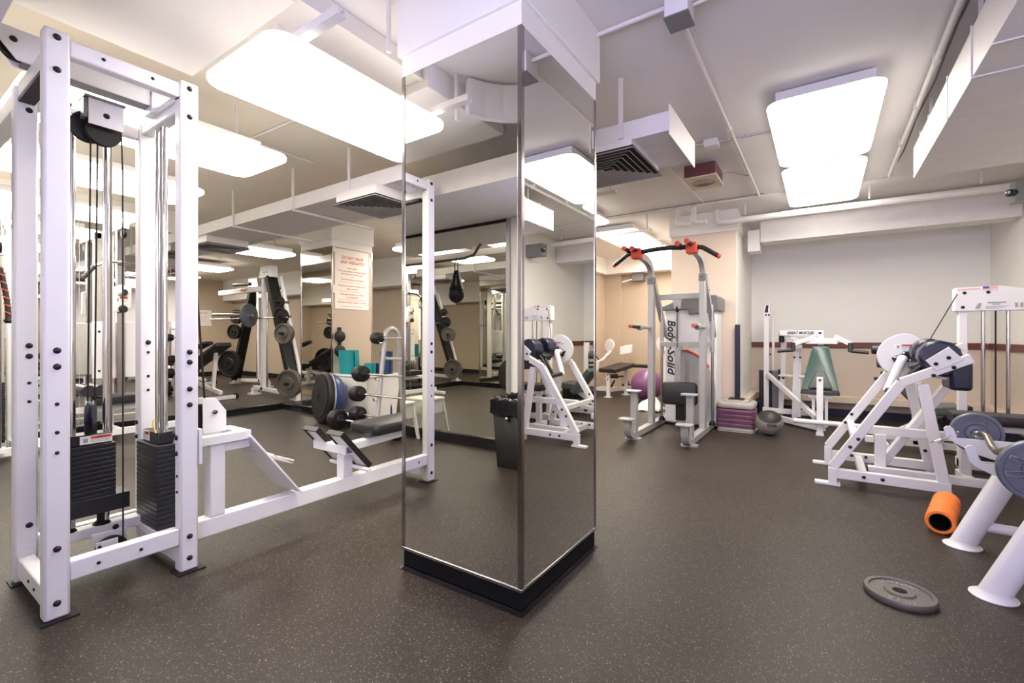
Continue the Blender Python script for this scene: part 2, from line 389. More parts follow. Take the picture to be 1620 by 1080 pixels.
# ------------------------------------------------------------------ columns clad in mirror
def column(label, x0, x1, y0, y1, front, right, left, back):
    t = thing('square_column', label, 'column', ((x0 + x1) / 2, (y0 + y1) / 2, 0))
    build('core', MB().box(x0 + .012, x1 - .012, y0 + .012, y1 - .012, 0, CZ), M_WHITEWALL, t)
    fm = {True: ('mirror_panel', M_MIRROR), False: ('painted_panel', M_BEIGE)}
    n, m = fm[front]; build(n, MB().box(x0, x1, y0, y0 + .008, .10, 2.221), m, t)
    n, m = fm[right]; build(n, MB().box(x1 - .008, x1, y0 + .0085, y1 - .0085, .10, 2.221), m, t)
    n, m = fm[left]; build(n, MB().box(x0, x0 + .008, y0 + .0085, y1 - .0085, .10, 2.221), m, t)
    n, m = fm[back]; build(n, MB().box(x0, x1, y1 - .008, y1, .10, 2.221), m, t)
    build('upper_casing', MB().box(x0 - .001, x1 + .001, y0 - .001, y1 + .001, 2.222, 2.312), M_WHITEWALL, t)
    build('cornice_block', MB().box(x0 - .018, x1 + .018, y0 - .018, y1 + .018, 2.312, CZ), M_WHITEWALL, t, bevel=.004)
    s = .016
    for (cx, dx) in ((x0, 1), (x1, -1)):
        for (cy, dy) in ((y0, 1), (y1, -1)):
            mb = MB()
            a, b = sorted((cx - dx * .003, cx + dx * s)); c, d = sorted((cy - dy * .003, cy + dy * .004)); mb.box(a, b, c, d, .10, 2.221)
            a, b = sorted((cx - dx * .003, cx + dx * .004)); c, d = sorted((cy + dy * .0035, cy + dy * s)); mb.box(a, b, c, d, .10, 2.221)
            build('corner_strip', mb, M_BRONZE, t, bevel=.001)
    build('metal_strip', MB().box(x0 - .004, x1 + .004, y0 - .004, y1 + .004, .088, .101), M_STEEL, t, bevel=.002)
    build('base', MB().box(x0 + .004, x1 - .004, y0 + .004, y1 - .004, .0, .0875), M_BASE, t)
    b = MB()
    for i in range(5):
        e = .014 * (1 - math.sin(i / 4 * math.pi / 2)) - .004; b.box(x0 - e, x1 + e, y0 - e, y1 + e, i * .0035, i * .0035 + .0036)
    build('base_cove', b, M_BLACKGLOSS, t)
    return t
column('large square mirror-clad column with black base in the middle of the room', -1.573, -.933, 1.447, 2.127, True, True, True, True)
pier = column('square column with mirror front and tan side carrying the weights sign', -5.95, -5.25, 3.62, 4.26, True, False, True, False)
# the notice
sg = thing('notice', 'cream paper notice with red print on the tan side of the far column', 'sign', (-5.25, 3.93, 1.41))
build('paper', MB().box(-5.2495, -5.2455, 3.662, 4.197, 1.414, 2.205), M_SIGN, sg)
rows = [('DO NOT DROP', .060, 2.095, .34), ('ANY WEIGHTS!', .060, 2.035, .37), ('BECAUSE,', .032, 1.958, .15), ('Our most distinct members that', .032, 1.918, .44),
        ('live adjacent to this gym', .032, 1.882, .34), ('or', .026, 1.848, .03), ('The flooring gets damaged', .032, 1.81, .36),
        ('Equipment must be wiped down', .032, 1.725, .44), ('after each use', .032, 1.685, .18), ('Place bars & plates on racks', .032, 1.612, .36),
        ('on completion', .032, 1.574, .19), ('Members will be subject to a fine', .032, 1.505, .46), ('Thank you for your cooperation', .02, 1.452, .30)]
for s_, sz, z, wd in rows: text(s_, sz, (-5.2448, 3.93, z), BY, BZ, M_SIGNRED, sg, width=wd, bold=.0012 if sz > .05 else .0)
for z in (1.768, 1.648, 1.538): build('rule', MB().box(-5.2455, -5.2448, 3.72, 4.14, z - .002, z + .002), M_SIGNRED, sg)
for z0, z1 in ((2.15, 2.215), (1.62, 1.72)): build('holder_tab', MB().box(-5.2495, -5.243, 3.630, 3.660, z0, z1), M_LABEL, sg)
build('holder_tab', MB().box(-5.2495, -5.243, 4.2, 4.228, 2.02, 2.15), M_LABEL, sg)
sg2 = thing('notice', 'small white notice with red heading on the far tan alcove wall', 'sign', (-13.59, 4.6, 1.3))
build('paper', MB().box(-13.599, -13.59, 5.19, 5.71, 1.33, 1.75), M_LABEL, sg2)
text('NO EXCEPTIONS', .06, (-13.589, 5.45, 1.67), BY, BZ, M_SIGNRED, sg2, width=.32)
for k in range(4): build('rule', MB().box(-13.59, -13.588, 5.3, 5.6, 1.45 + k * .045, 1.457 + k * .045), M_INKPINK, sg2)

# ================================================================== ceiling fixtures
def light(label, x0, x1, y0, y1, zb, hi=.06):
    t = thing('ceiling_light', label, 'light', ((x0 + x1) / 2, (y0 + y1) / 2, zb), 'wraparound ceiling lights')
    c = ((x0 + x1) / 2, (y0 + y1) / 2, zb + .018)
    df = build('diffuser', MB().rrect(c, (BX, BY, BZ), ((x1 - x0) / 2, (y1 - y0) / 2, .018), .09, 6, .012), M_LIGHT, t)
    df.data.materials.append(M_LIGHTSIDE if zb > 2.42 else M_LIGHTSIDE2); df.data.materials.append(M_WHITE if zb > 2.42 else M_UPLIGHT)
    for pg in df.data.polygons: pg.material_index = 0 if pg.normal.z < -.45 else (2 if pg.normal.z > .2 else 1)
    build('housing', MB().box(x0 + hi * .8, x1 - hi * .8, y0 + hi, y1 - hi, zb + .0365, min(zb + .105, CZ - .001)), M_WHITE, t, bevel=.004)
    top = CZ
    if top - (zb + .105) > .03:
        for y in (y0 + .2, y1 - .2): build('hanger', MB().cyl(((x0 + x1) / 2, y, zb + .105), ((x0 + x1) / 2, y, top), .008, 8), M_PIPE, t)
    return t
l1 = light('large lit ceiling panel hung above the low row seat, left of the column', -2.37, -1.735, .945, 2.165, 2.216, .2)
for y in (1.05, 2.0): build('strut_channel', MB().prism([(-2.45, y, 2.253), (-2.45, y + .04, 2.253), (-2.45, y + .04, 2.285), (-2.45, y + .034, 2.285), (-2.45, y + .034, 2.259), (-2.45, y + .006, 2.259), (-2.45, y + .006, 2.285), (-2.45, y, 2.285)], (.96, 0, 0)), M_PIPE, l1)
pipe_later = [(-1.63, 1.415, 2.34), (-1.63, 1.415, CZ)]
light('lit ceiling panel behind the top of the white cable machine', -3.5, -2.88, .47, 1.69, 2.2, .14)
light('lit ceiling panel beyond the second one, seen between the cable machine posts', -4.72, -4.10, .48, 1.70, 2.2, .14)
light('lit ceiling panel nearest the left mirror wall behind the cable machine', -6.2, -5.58, .52, 1.74, 2.22, .14)
light('nearer of the two lit ceiling panels over the right side of the room', -.285, .305, 3.2, 4.44, 2.45)
light('farther of the two lit ceiling panels over the right side of the room', -.285, .305, 4.54, 5.85, 2.45)
light('lit ceiling panel partly hidden by the column edge above the pull-up machine', -2.78, -2.17, 4.2, 5.42, 2.45)
light('lit ceiling panel behind the left pull-up handle', -2.62, -2.03, 5.88, 7.12, 2.45)
light('lit ceiling panel farthest back by the far tan wall', -2.62, -2.03, 7.22, 8.45, 2.45)
light('lit ceiling panel over the alcove edge beside the notice column', -7.2, -6.62, 2.75, 3.98, 2.28)
light('lit ceiling panel just right of the notice column', -5.1, -4.5, 4.45, 5.7, 2.28)
light('lit ceiling panel deep in the alcove above the farther rack', -10.6, -9.9, 3.2, 4.6, 2.4)
light('lit ceiling panel at the left end of the alcove', -12.6, -11.9, 3.4, 4.8, 2.4)

def duct_obj(name, label, mb, loc, cat='duct'):
    t = thing(name, label, cat, loc); build('casing', mb, M_DUCT, t, bevel=.003); return t
t = duct_obj('air_duct', 'flat white air duct running behind the column towards the left wall', MB().box(-13.55, -1.8, 2.335, 2.95, 2.20, 2.315), (-4, 2.6, 2.2))
for x in (-2.35, -3.15, -3.95, -5.05): build('hanger', MB().box(x - .008, x + .008, 2.318, 2.334, 2.185, CZ).box(x - .012, x + .012, 2.318, 3.2, 2.178, 2.199), M_PIPE, t)
t = duct_obj('air_duct', 'stub of flat white duct with open-cornered end plate right of the column', MB().box(-1.79, -.70, 2.60, 3.16, 2.195, 2.305), (-1.2, 2.9, 2.2))
build('end_plate', MB().box(-.70, -.694, 2.585, 3.19, 2.165, 2.335), M_DUCT, t)
build('hanger', MB().box(-.99, -.965, 2.585, 2.60, 2.21, CZ), M_PIPE, t)
t = duct_obj('air_duct', 'wide white air duct under the ceiling above the right wall', MB().box(.555, 1.6, .4, 3.30, 2.20, 2.42).box(.555, 1.6, 3.304, 4.40, 2.20, 2.42), (1.1, 2, 2.2))
for y in (2.83, 3.302, 3.82, 4.1): build('seam_strip', MB().box(.549, .555, y - .004, y + .004, 2.19, 2.43), M_DUCT, t)
for y in (2.55, 2.83): build('seam_strip', MB().box(.555, 1.6, y - .004, y + .004, 2.194, 2.2), M_DUCT, t)
for y in (2.8, 3.9): build('hanger', MB().box(.57, .585, y, y + .015, 2.42, CZ), M_PIPE, t)
duct_obj('air_duct', 'white duct along the top of the back wall above the mirror', MB().box(-6.48, .5, -.54, .325, 2.12, 2.285), (-2.5, 0, 2.12))
t = duct_obj('air_duct', 'white duct box between ceiling and the large light panel left of the column', MB().box(-2.72, -1.83, 1.07, 2.31, 2.47, CZ - .002), (-2.1, 1.7, 2.42))
build('lip', MB().box(-1.845, -1.815, 1.07, 2.31, 2.462, 2.474), M_DUCT, t)
# curved elbow seen only in the column mirror
el = MB(); N = 10
for i in range(N):
    a0, a1 = [math.radians(200 + 140 * (i + k) / N) for k in (0, 1)]
    c = (-1.28, .98); r0, r1 = .44, .48
    q = [(c[0] + r * math.cos(a), c[1] + r * math.sin(a)) for r, a in ((r1, a0), (r1, a1), (r0, a1), (r0, a0))]
    el.prism([(x, y, 2.34) for x, y in q], (0, 0, .21))
t = thing('duct_elbow', 'curved white duct elbow seen in the top of the column mirror', 'duct', (-1.35, .93, 2.3)); build('curved_panel', el, M_DUCT, t)
build('hanger', MB().box(-1.76, -1.74, .86, .88, 2.30, CZ), M_PIPE, t)
t = duct_obj('air_duct', 'slim white duct along the top of the far white wall', MB().box(-.62, 1.595, 6.36, 6.62, 2.20, 2.46).box(-.76, -.625, 6.36, 6.62, 2.10, 2.36), (.4, 6.5, 2.2))
for x in (.2, .9): build('seam_strip', MB().box(x - .004, x + .004, 6.355, 6.36, 2.19, 2.345), M_DUCT, t)
for x in (-.55, 1.2): build('support', MB().box(x, x + .02, 6.6, 6.62, 2.46, CZ), M_PIPE, t)

def diffuser(label, cx, cy, zb, hx, hy, ztop):
    t = thing('ceiling_vent', label, 'vent', (cx, cy, zb), 'square louvred vents')
    build('neck', MB().box(cx - hx * .92, cx + hx * .92, cy - hy * .92, cy + hy * .92, zb + .022, ztop), M_DUCT, t, bevel=.003)
    build('backing', MB().box(cx - hx * .95, cx + hx * .95, cy - hy * .95, cy + hy * .95, zb + .018, zb + .022), M_VENTDK, t)
    for k in range(7):
        o = 1 - k * .135; i = o - .075; mb = MB()
        z0, z1 = zb + .016, zb + .000
        for (p, q) in (((-1, -1), (1, -1)), ((1, -1), (1, 1)), ((1, 1), (-1, 1)), ((-1, 1), (-1, -1))):
            mb.add([(cx + hx * o * p[0], cy + hy * o * p[1], z1), (cx + hx * o * q[0], cy + hy * o * q[1], z1), (cx + hx * i * q[0], cy + hy * i * q[1], z0), (cx + hx * i * p[0], cy + hy * i * p[1], z0)], [(0, 1, 2, 3)])
            e = o - .022; mb.add([(cx + hx * o * p[0], cy + hy * o * p[1], z1 - .0005), (cx + hx * o * q[0], cy + hy * o * q[1], z1 - .0005), (cx + hx * e * q[0], cy + hy * e * q[1], z1 - .0005), (cx + hx * e * p[0], cy + hy * e * p[1], z1 - .0005)], [(0, 1, 2, 3)])
        build('louvre', mb, M_VENT, t)
diffuser('square louvred ceiling vent right beside the column edge', -1.16, 2.84, 2.13, .275, .285, 2.195)
diffuser('square louvred vent under the long duct left of the column', -3.0, 2.50, 2.10, .26, .25, 2.2)
diffuser('square louvred vent under the duct near the left wall', -6.0, 2.6, 2.10, .26, .25, 2.2)

def pipe(name, label, pts, r, cat='pipe', m=None, clips=()):
    t = thing(name, label, cat, pts[0]); build('tube', MB().tube(pts, r, 10), m or M_PIPE, t)
    for c in clips: build('clip', MB().box(c[0] - .015, c[0] + .015, c[1] - .015, c[1] + .015, c[2] - r - .004, CZ), m or M_PIPE, t)
    return t
pipe('conduit', 'short vertical white conduit at the left of the column head', pipe_later, .011, 'conduit')
jb = thing('junction_box', 'white electrical junction box with grey cover near the column top', 'junction box', (-.53, 2.11, 2.45))
build('box', MB().box(-.575, -.475, 2.05, 2.165, 2.452, CZ), M_WHITE, jb, bevel=.003)
build('cover', MB().box(-.578, -.472, 2.045, 2.17, 2.446, 2.452), M_GREYBOX, jb)
bolts(jb, [(-.568, 2.055, 2.446), (-.482, 2.16, 2.446)], '+z', True)
pipe('conduit', 'white conduit from the column block to the junction box', [(-.916, 2.11, 2.535), (-.575, 2.11, 2.535)], .011, 'conduit')
pipe('conduit', 'long white conduit running back from the junction box to the rear beam', [(-.545, 2.166, 2.535), (-.545, 5.5, 2.535)], .012, 'conduit', clips=[(-.545, 3.6, 2.535)])
for k, lb in enumerate(('nearest', 'middle', 'farthest')):
    pipe('conduit', lb + ' of three white conduits leaving the junction box to the right', [(-.475, 2.07 + k * .04, 2.53), (.45, 2.02 + k * .045, 2.535)], .009, 'conduit')
pipe('conduit', 'white conduit with strapped cables beside the wide right duct', [(.50, -.5, 2.53), (.52, 5.45, 2.53)], .016, 'conduit', clips=[(.51, y, 2.53) for y in (2.6, 3.3, 3.9, 4.6)])
pipe('cable', 'dark cable bundle strapped along the right conduit', [(.54, .0, 2.54)] + [(.545 + .006 * math.sin(k * 1.7), .3 * k, 2.545) for k in range(1, 18)], .006, 'cable', M_GREYBOX)
pipe('conduit', 'thin conduit crossing from the small ceiling box to the nearer right light', [(-.66, 3.82, 2.55), (-.285, 3.85, 2.552)], .006, 'conduit', M_STEEL)
pipe('conduit', 'thin conduit running left from the small ceiling box', [(-1.35, 3.78, 2.553), (-.75, 3.8, 2.55)], .006, 'conduit')
bx = build('ceiling_box', MB().box(-.755, -.655, 3.76, 3.85, 2.51, CZ), M_WHITE, bevel=.003); tag(rebase(bx, (-.7, 3.8, 2.51)), 'small white electrical box on the ceiling between conduits', 'junction box')
pipe('conduit', 'white conduit running crosswise along the rear of the ceiling', [(-2.6, 5.50, 2.54), (-.3, 5.52, 2.54), (-.29, 5.53, 2.54), (1.4, 5.55, 2.54)], .009, 'conduit')
pipe('cable', 'dark cable clipped beside the rear crosswise conduit', [(-2.6, 5.46, 2.55), (-1.6, 5.47, 2.555), (-1.0, 5.46, 2.55), (-.5, 5.47, 2.55)], .005, 'cable', M_GREYBOX)
pipe('conduit', 'slanting thin conduit behind the louvred vent right of the column', [(-1.15, 3.2, 2.553), (-1.1, 5.45, 2.553)], .006, 'conduit')
pp = pipe('water_pipe', 'thick white horizontal pipe across the rear right ceiling', [(-1.02, 5.80, 2.53), (-1.02, 5.80, 2.41), (-1.00, 5.80, 2.385), (-.96, 5.80, 2.38), (1.58, 5.86, 2.38)], .036)
for x in (-.72, .4, 1.2): build('hanger', MB().tube([(x, 5.81, 2.43), (x, 5.81, CZ)], .01, 8), M_PIPE, pp)
for (x, lb) in ((-1.22, 'white vertical pipe with elbow on the pillar top, middle one'), (-1.40, 'white vertical pipe with elbow on the pillar top, leftmost one')):
    pipe('water_pipe', lb, [(x, 5.55, CZ), (x, 5.55, 2.40), (x + .02, 5.55, 2.365), (x + .06, 5.55, 2.355), (x + .14, 5.55, 2.355)], .032)
sp = thing('ceiling_speaker', 'maroon ceiling speaker box with cream grille above the pull-up machine', 'speaker', (-.86, 4.3, 2.4))
build('cabinet', MB().box(-.985, -.735, 4.12, 4.46, 2.412, 2.52), M_SPKBOX, sp, bevel=.003)
build('grille_plate', MB().box(-.995, -.725, 4.11, 4.47, 2.40, 2.4115), M_SPK, sp, bevel=.003)
for k in range(5): build('grille_ring', MB().lathe([(.02 + k * .018, 0), (.026 + k * .018, 0), (.026 + k * .018, .003), (.02 + k * .018, .003)], (-.86, 4.29, 2.397), n=24, cap=False), M_VENT, sp)
build('mount', MB().box(-.88, -.84, 4.27, 4.31, 2.52, CZ), M_SPKBOX, sp)
pipe('cable', 'dark looping cable from the ceiling speaker to the long conduit', [(-.735, 4.3, 2.47), (-.66, 4.45, 2.50), (-.58, 4.75, 2.545), (-.548, 4.8, 2.545)], .004, 'cable', M_GREYBOX)
sp = thing('ceiling_speaker', 'maroon ceiling speaker box seen between the posts of the cable machine', 'speaker', (-3.88, 1.3, 2.38))
build('cabinet', MB().box(-4.03, -3.75, 1.13, 1.47, 2.40, 2.51), M_SPKBOX, sp, bevel=.003); build('grille_plate', MB().box(-4.04, -3.74, 1.12, 1.48, 2.385, 2.3995), M_SPK, sp)
build('mount', MB().box(-3.91, -3.87, 1.28, 1.32, 2.51, CZ), M_SPKBOX, sp)
cm = thing('security_camera', 'small grey security camera box high in the right corner', 'camera', (1.35, 5.6, 2.2))
build('box', MB().box(1.33, 1.6, 5.48, 5.62, 2.17, 2.34), M_GREYBOX, cm, bevel=.004); build('lens', MB().lathe([(.03, 0), (.03, .05), (.022, .06), (0, .062)], (1.33, 5.50, 2.245), (-.8, -.6, -.05), 16), M_BLACKGLOSS, cm)
cm2 = thing('security_camera', 'grey wall box with bracket high on the far tan wall', 'camera', (-3.1, 8.6, 2.1))
build('box', MB().box(-3.02, -2.82, 8.62, 8.8, 2.12, 2.27), M_GREYBOX, cm2); build('arm', MB().tube([(-3.0, 8.65, 2.16), (-3.2, 8.55, 2.1)], .012), M_PIPE, cm2)
for (x, y) in ((-2.0, 5.75), (-2.0, 7.16)):
    pass
t = thing('strut_hanger', 'white strut channel on rods in front of the far ceiling light', 'strut', (-2.1, 5.6, 2.4))
build('channel', MB().box(-2.75, -1.75, 5.66, 5.70, 2.36, 2.385), M_PIPE, t); build('rod', MB().cyl((-1.8, 5.68, 2.385), (-1.8, 5.68, CZ), .01, 8), M_PIPE, t); build('rod', MB().cyl((-2.7, 5.68, 2.385), (-2.7, 5.68, CZ), .01, 8), M_PIPE, t)
t = thing('strut_hanger', 'white strut channel on rods beside the column edge', 'strut', (-2.1, 3.9, 2.4))
build('channel', MB().box(-2.6, -1.55, 3.98, 4.02, 2.36, 2.385), M_PIPE, t); build('rod', MB().cyl((-1.6, 4.0, 2.385), (-1.6, 4.0, CZ), .01, 8), M_PIPE, t); build('rod', MB().cyl((-2.55, 4.0, 2.385), (-2.55, 4.0, CZ), .01, 8), M_PIPE, t)
for (x, y0, y1, lb) in ((-3.65, 1.2, 2.33, 'thin white conduit on the ceiling between cable machine and long duct'), (-2.85, .4, 2.3, 'thin white conduit on the ceiling above the rear posts of the cable machine')):
    zc = CZ - .012
    pipe('conduit', lb, [(x, y0, zc), (x, y1, zc)], .01, 'conduit')
pipe('conduit', 'thin white conduit crossing the ceiling near the second light panel', [(-4.6, 1.75, CZ - .012), (-3.02, 1.8, CZ - .012)], .01, 'conduit')
# ================================================================== equipment helpers
def warning_label(parent, c, right, up, wd, ht):
    """white sticker with orange-red warning band"""
    r, u = V(right), V(up); n = r.cross(u)
    lb = build('label', MB().obox(V(c) + n * .0012, (r, u, n), (wd / 2, ht / 2, .001)), M_LABEL, parent, label='white warning sticker with red band')
    build('warning_band', MB().obox(V(c) + n * .0027 + u * ht * .27 + r * wd * .15, (r, u, n), (wd * .32, ht * .16, .0005)), M_INKRED, lb)
    text('WARNING', ht * .26, V(c) + n * .0034 + u * ht * .26 + r * wd * .18, r, u, M_INK, lb, width=wd * .42)
    for k in range(3): build('print_line', MB().obox(V(c) + n * .0025 - u * ht * (.02 + .13 * k) + r * wd * .12, (r, u, n), (wd * .3, ht * .02, .0004)), M_INKGREY, lb)
    build('pictogram', MB().obox(V(c) + n * .0025 - r * wd * .33 - u * ht * .05, (r, u, n), (wd * .07, ht * .25, .0004)), M_INKGREY, lb)
def pulley(parent, c, axis, r, wd=.025, m=None):
    a = V(axis).normalized()
    p = build('pulley', MB().lathe([(r * .3, -wd / 2), (r, -wd / 2), (r, -wd * .35), (r * .86, 0), (r, wd * .35), (r, wd / 2), (r * .3, wd / 2)], c, a, 28), m or M_BLACK, parent)
    return p
def stack(parent, x0, x1, y0, y1, z0, z1, n, m=None):
    h = (z1 - z0) / n
    for k in range(n): build('weight_plate', MB().box(x0, x1, y0, y1, z0 + k * h + .0012, z0 + (k + 1) * h - .0012), m or M_STACK, parent, bevel=.002)
def plate_mesh(r, th, hub=.055, hole=.026):
    """cast weight plate along local z, with raised rim and recessed web"""
    h = th / 2
    return [(hole, -h), (r * .97, -h), (r, -h * .6), (r, h * .6), (r * .97, h), (r * .86, h), (r * .83, h * .45), (hub * 1.25, h * .45), (hub * 1.12, h), (hole, h), (hole, -h)]
def weight_disc(name, label, c, axis, r, th, m, group, cat='weight plate', letters=None, parent=None, face=1, brand=None):
    a = V(axis).normalized()
    if parent is None:
        t = thing(name, label, cat, c, group)
    else: t = parent
    build('disc', MB().lathe(plate_mesh(r, th, r * .36, min(.026, r * .2)), c, a, 40, cap=False), m, t)
    return t

# ================================================================== cable machine with low row station (left foreground)
T = thing('cable_machine', 'tall white cable machine with two black weight stacks and low row bench', 'gym machine', (-2.6, .68, 0))
YA0, YA1, YB0, YB1 = .430, .503, .858, .931
for (x0, x1) in ((-2.40, -2.34), (-2.88, -2.82)):
    for (a, b) in ((YA0, YA1), (YB0, YB1)):
        ztop = 2.185 if x0 > -2.5 else 2.115
        build('post', MB().box(x0, x1, a, b, .006, ztop), M_WHITE, T, bevel=.009)
        build('foot_plate', MB().box(x0 - .015, x1 + .02, a - .012, b + .022, 0, .006), M_BLACK, T)
build('top_rail', MB().box(-2.395, -2.345, YA1, YB0, 2.105, 2.168), M_WHITE, T, bevel=.006)
build('bottom_rail', MB().box(-2.395, -2.345, YA1, YB0, .128, .203), M_WHITE, T, bevel=.006)
build('top_rail', MB().box(-2.87, -2.825, YA1, YB0, 2.035, 2.09), M_WHITE, T, bevel=.006)
build('bottom_rail', MB().box(-2.87, -2.825, YA1, YB0, .135, .185), M_WHITE, T, bevel=.006)
for (a, b) in ((YA0 + .01, YA1 - .01), (YB0 + .01, YB1 - .01)):
    build('side_rail', MB().box(-2.82, -2.40, a, b, .03, .112), M_WHITE, T, bevel=.006)
    build('side_rail', MB().box(-2.82, -2.40, a, b, 2.06, 2.125), M_WHITE, T, bevel=.006)
build('rail_end_cap', MB().box(-2.86, -2.44, YA0 + .012, YA1 - .012, 2.045, 2.0605), M_BLACK, T)
# heavy upper beam along y with chamfered nose
zb0, zb1 = 2.128, 2.25
poly = [(-2.60, .345, zb1), (-2.60, .345, zb1 - .045), (-2.60, .405, zb0), (-2.60, .95, zb0), (-2.60, .95, zb1)]
build('upper_beam', MB().prism(poly, (-.008, 0, 0)), M_WHITE, T, bevel=.002)
build('upper_beam', MB().prism([(x - .075, y, z) for x, y, z in poly], (-.008, 0, 0)), M_WHITE, T, bevel=.002)
build('beam_web', MB().box(-2.675, -2.608, .50, .95, zb1 - .012, zb1 - .004), M_WHITE, T)
build('beam_edge', MB().box(-2.675, -2.608, .42, .95, zb0 + .001, zb0 + .008), M_DGREY, T)
pulley(T, (-2.642, .41, 2.19), BX, .05)
for x in (-2.62,): build('beam_bracket', MB().box(-2.69, -2.59, .835, .858, 2.10, 2.20).box(-2.69, -2.345, .858, .872, 2.10, 2.128), M_WHITE, T, bevel=.002)
bolts(T, [(-2.60, .395, 2.205), (-2.60, .845, 2.185), (-2.60, .48, 2.14)], '+x')
# crossover beam to the left
build('crossover_beam', MB().beam((-2.85, .47, 2.075), (-5.715, .47, 2.075), .06, .075), M_WHITE, T, bevel=.004)
# bolts on the posts
fb = [(-2.34, .466, z) for z in (2.155, 2.035, .998, .938)] + [(-2.34, .466, z) for z in (.265, .065)]
fb += [(-2.34, .895, z) for z in (2.155, 2.03, .98, .935, .815, .745)] + [(-2.34, .895, z) for z in (.158, .062)]
bolts(T, fb, '+x')
bolts(T, [(-2.34, .466, z) for z in (.80, .695, .62)] + [(-2.345, y, 2.14) for y in (.6, .76)] + [(-2.345, y, .165) for y in (.585, .72)], '+x', True)
bolts(T, [(-2.82, .475, z) for z in (1.01, .965, .24, 2.02)] + [(-2.82, .895, z) for z in (1.02,)], '+x')
bolts(T, [(-2.82, .475, z) for z in (.85, .77)] + [(-2.82, .895, z) for z in (.97, .85, .78)], '+x', True)
bolts(T, [(-2.375, YB0, z) for z in (.60, .53)], '-y'); bolts(T, [(-2.37, YB0, z) for z in (.43, .36)], '-y', True)
bolts(T, [(-2.85, YB0, z) for z in (.62, .55)], '-y')
bolts(T, [(-2.53, YA0 + .01, .07), (-2.62, YA0 + .01, .075)], '-y', True)
# stack one
SX0, SX1 = -2.82, -2.70
stack(T, SX0, SX1, .555, .735, .262, .565, 15)
build('lead_plate', MB().box(SX0, SX1 + .004, .545, .785, .252, .325), M_STACK, T, bevel=.002)
build('stack_head', MB().box(SX0 + .02, SX1 - .012, .565, .725, .565, .612), M_STACK, T, bevel=.003)
warning_label(T, (SX1 - .012, .668, .588), BY, BZ, .112, .036)
for y in (.582, .700):
    build('rubber_bumper', MB().lathe([(.034, 0), (.026, .012), (.018, .018), (.018, .07)], (-2.765, y, .185), n=16), M_BLACK, T)
build('stack_rail', MB().box(-2.80, -2.73, YA1, YB0, .14, .185), M_WHITE, T, bevel=.004)
for y in (.598, .715): build('guide_rod', MB().cyl((-2.76, y, .2), (-2.76, y, 2.04), .0115 if y < .65 else .0135, 14), M_CHROME, T)
build('guide_post', MB().box(-2.80, -2.775, .715, .742, .6, 2.04), M_BAR, T, bevel=.003)
for x in (-2.605, -2.68): build('pulley_block', MB().box(x, x + .005, .615, .735, 1.965, 2.075), M_WHITE, T, bevel=.001)
build('block_side', MB().box(-2.675, -2.605, .600, .613, 1.99, 2.07).box(-2.69, -2.59, .6, .74, 2.075, 2.084), M_DGREY, T)
pulley(T, (-2.64, .675, 1.955), BX, .062); pulley(T, (-2.665, .63, 1.965), BX, .065)
bolts(T, [(-2.60, .675, 2.015)], '+x'); bolts(T, [(-2.82, .60, 2.1), (-2.82, .70, 2.1)], '+x')
pulley(T, (-2.725, .652, .695), (.35, 1, 0), .068, .03, M_NAVY)
build('pulley_cheek', MB().box(-2.733, -2.717, .632, .672, .60, .66), M_BLACK, T)
def cable(pts, r=.0033): build('cable', MB().tube(pts, r, 8), M_BLACK, T)
cable([(-2.64, .632, 1.95), (-2.70, .636, .76)]); cable([(-2.64, .655, 1.95), (-2.71, .662, .76)])
cable([(-2.64, .738, 1.955), (-2.64, .742, 1.8), (-2.635, .742, .11)])
build('pulley_bracket', MB().prism([(-2.60, .64, .155), (-2.60, .715, .155), (-2.60, .715, .03), (-2.60, .64, .07)], (-.006, 0, 0)), M_WHITE, T, bevel=.001)
build('pulley_bracket', MB().prism([(-2.665, .64, .175), (-2.665, .765, .17), (-2.665, .765, .03), (-2.665, .66, .05)], (-.006, 0, 0)), M_WHITE, T, bevel=.001)
pulley(T, (-2.632, .70, .10), BX, .058)
bolts(T, [(-2.60, .652, .135), (-2.60, .675, .10), (-2.60, .69, .10)], '+x', True); bolts(T, [(-2.725, .74, .165)], '+x')
# stack two
stack(T, -2.78, -2.53, .835, .93, .155, .545, 18)
build('stack_head', MB().box(-2.745, -2.565, .85, .915, .545, .60), M_STACK, T, bevel=.003)
warning_label(T, (-2.70, .85, .575), BX, BZ, .075, .045)
build('stack_shelf', MB().box(-2.80, -2.42, .835, .93, .112, .15), M_WHITE, T, bevel=.003)
for x in (-2.70, -2.61): build('guide_rod', MB().cyl((x, .895, .15), (x, .895, 2.10), .0105, 14), M_CHROME, T)
build('chain', MB().cyl((-2.655, .895, .60), (-2.655, .895, 2.06), .006, 8), M_DGREY, T)
build('selector_cord', MB().tube([(-2.57, .845, .60), (-2.575, .835, .64), (-2.58, .84, .66), (-2.60, .85, .655)], .004, 8), M_YELLOW, T)
bolts(T, [(-2.40, YB0, .61)], '-y')
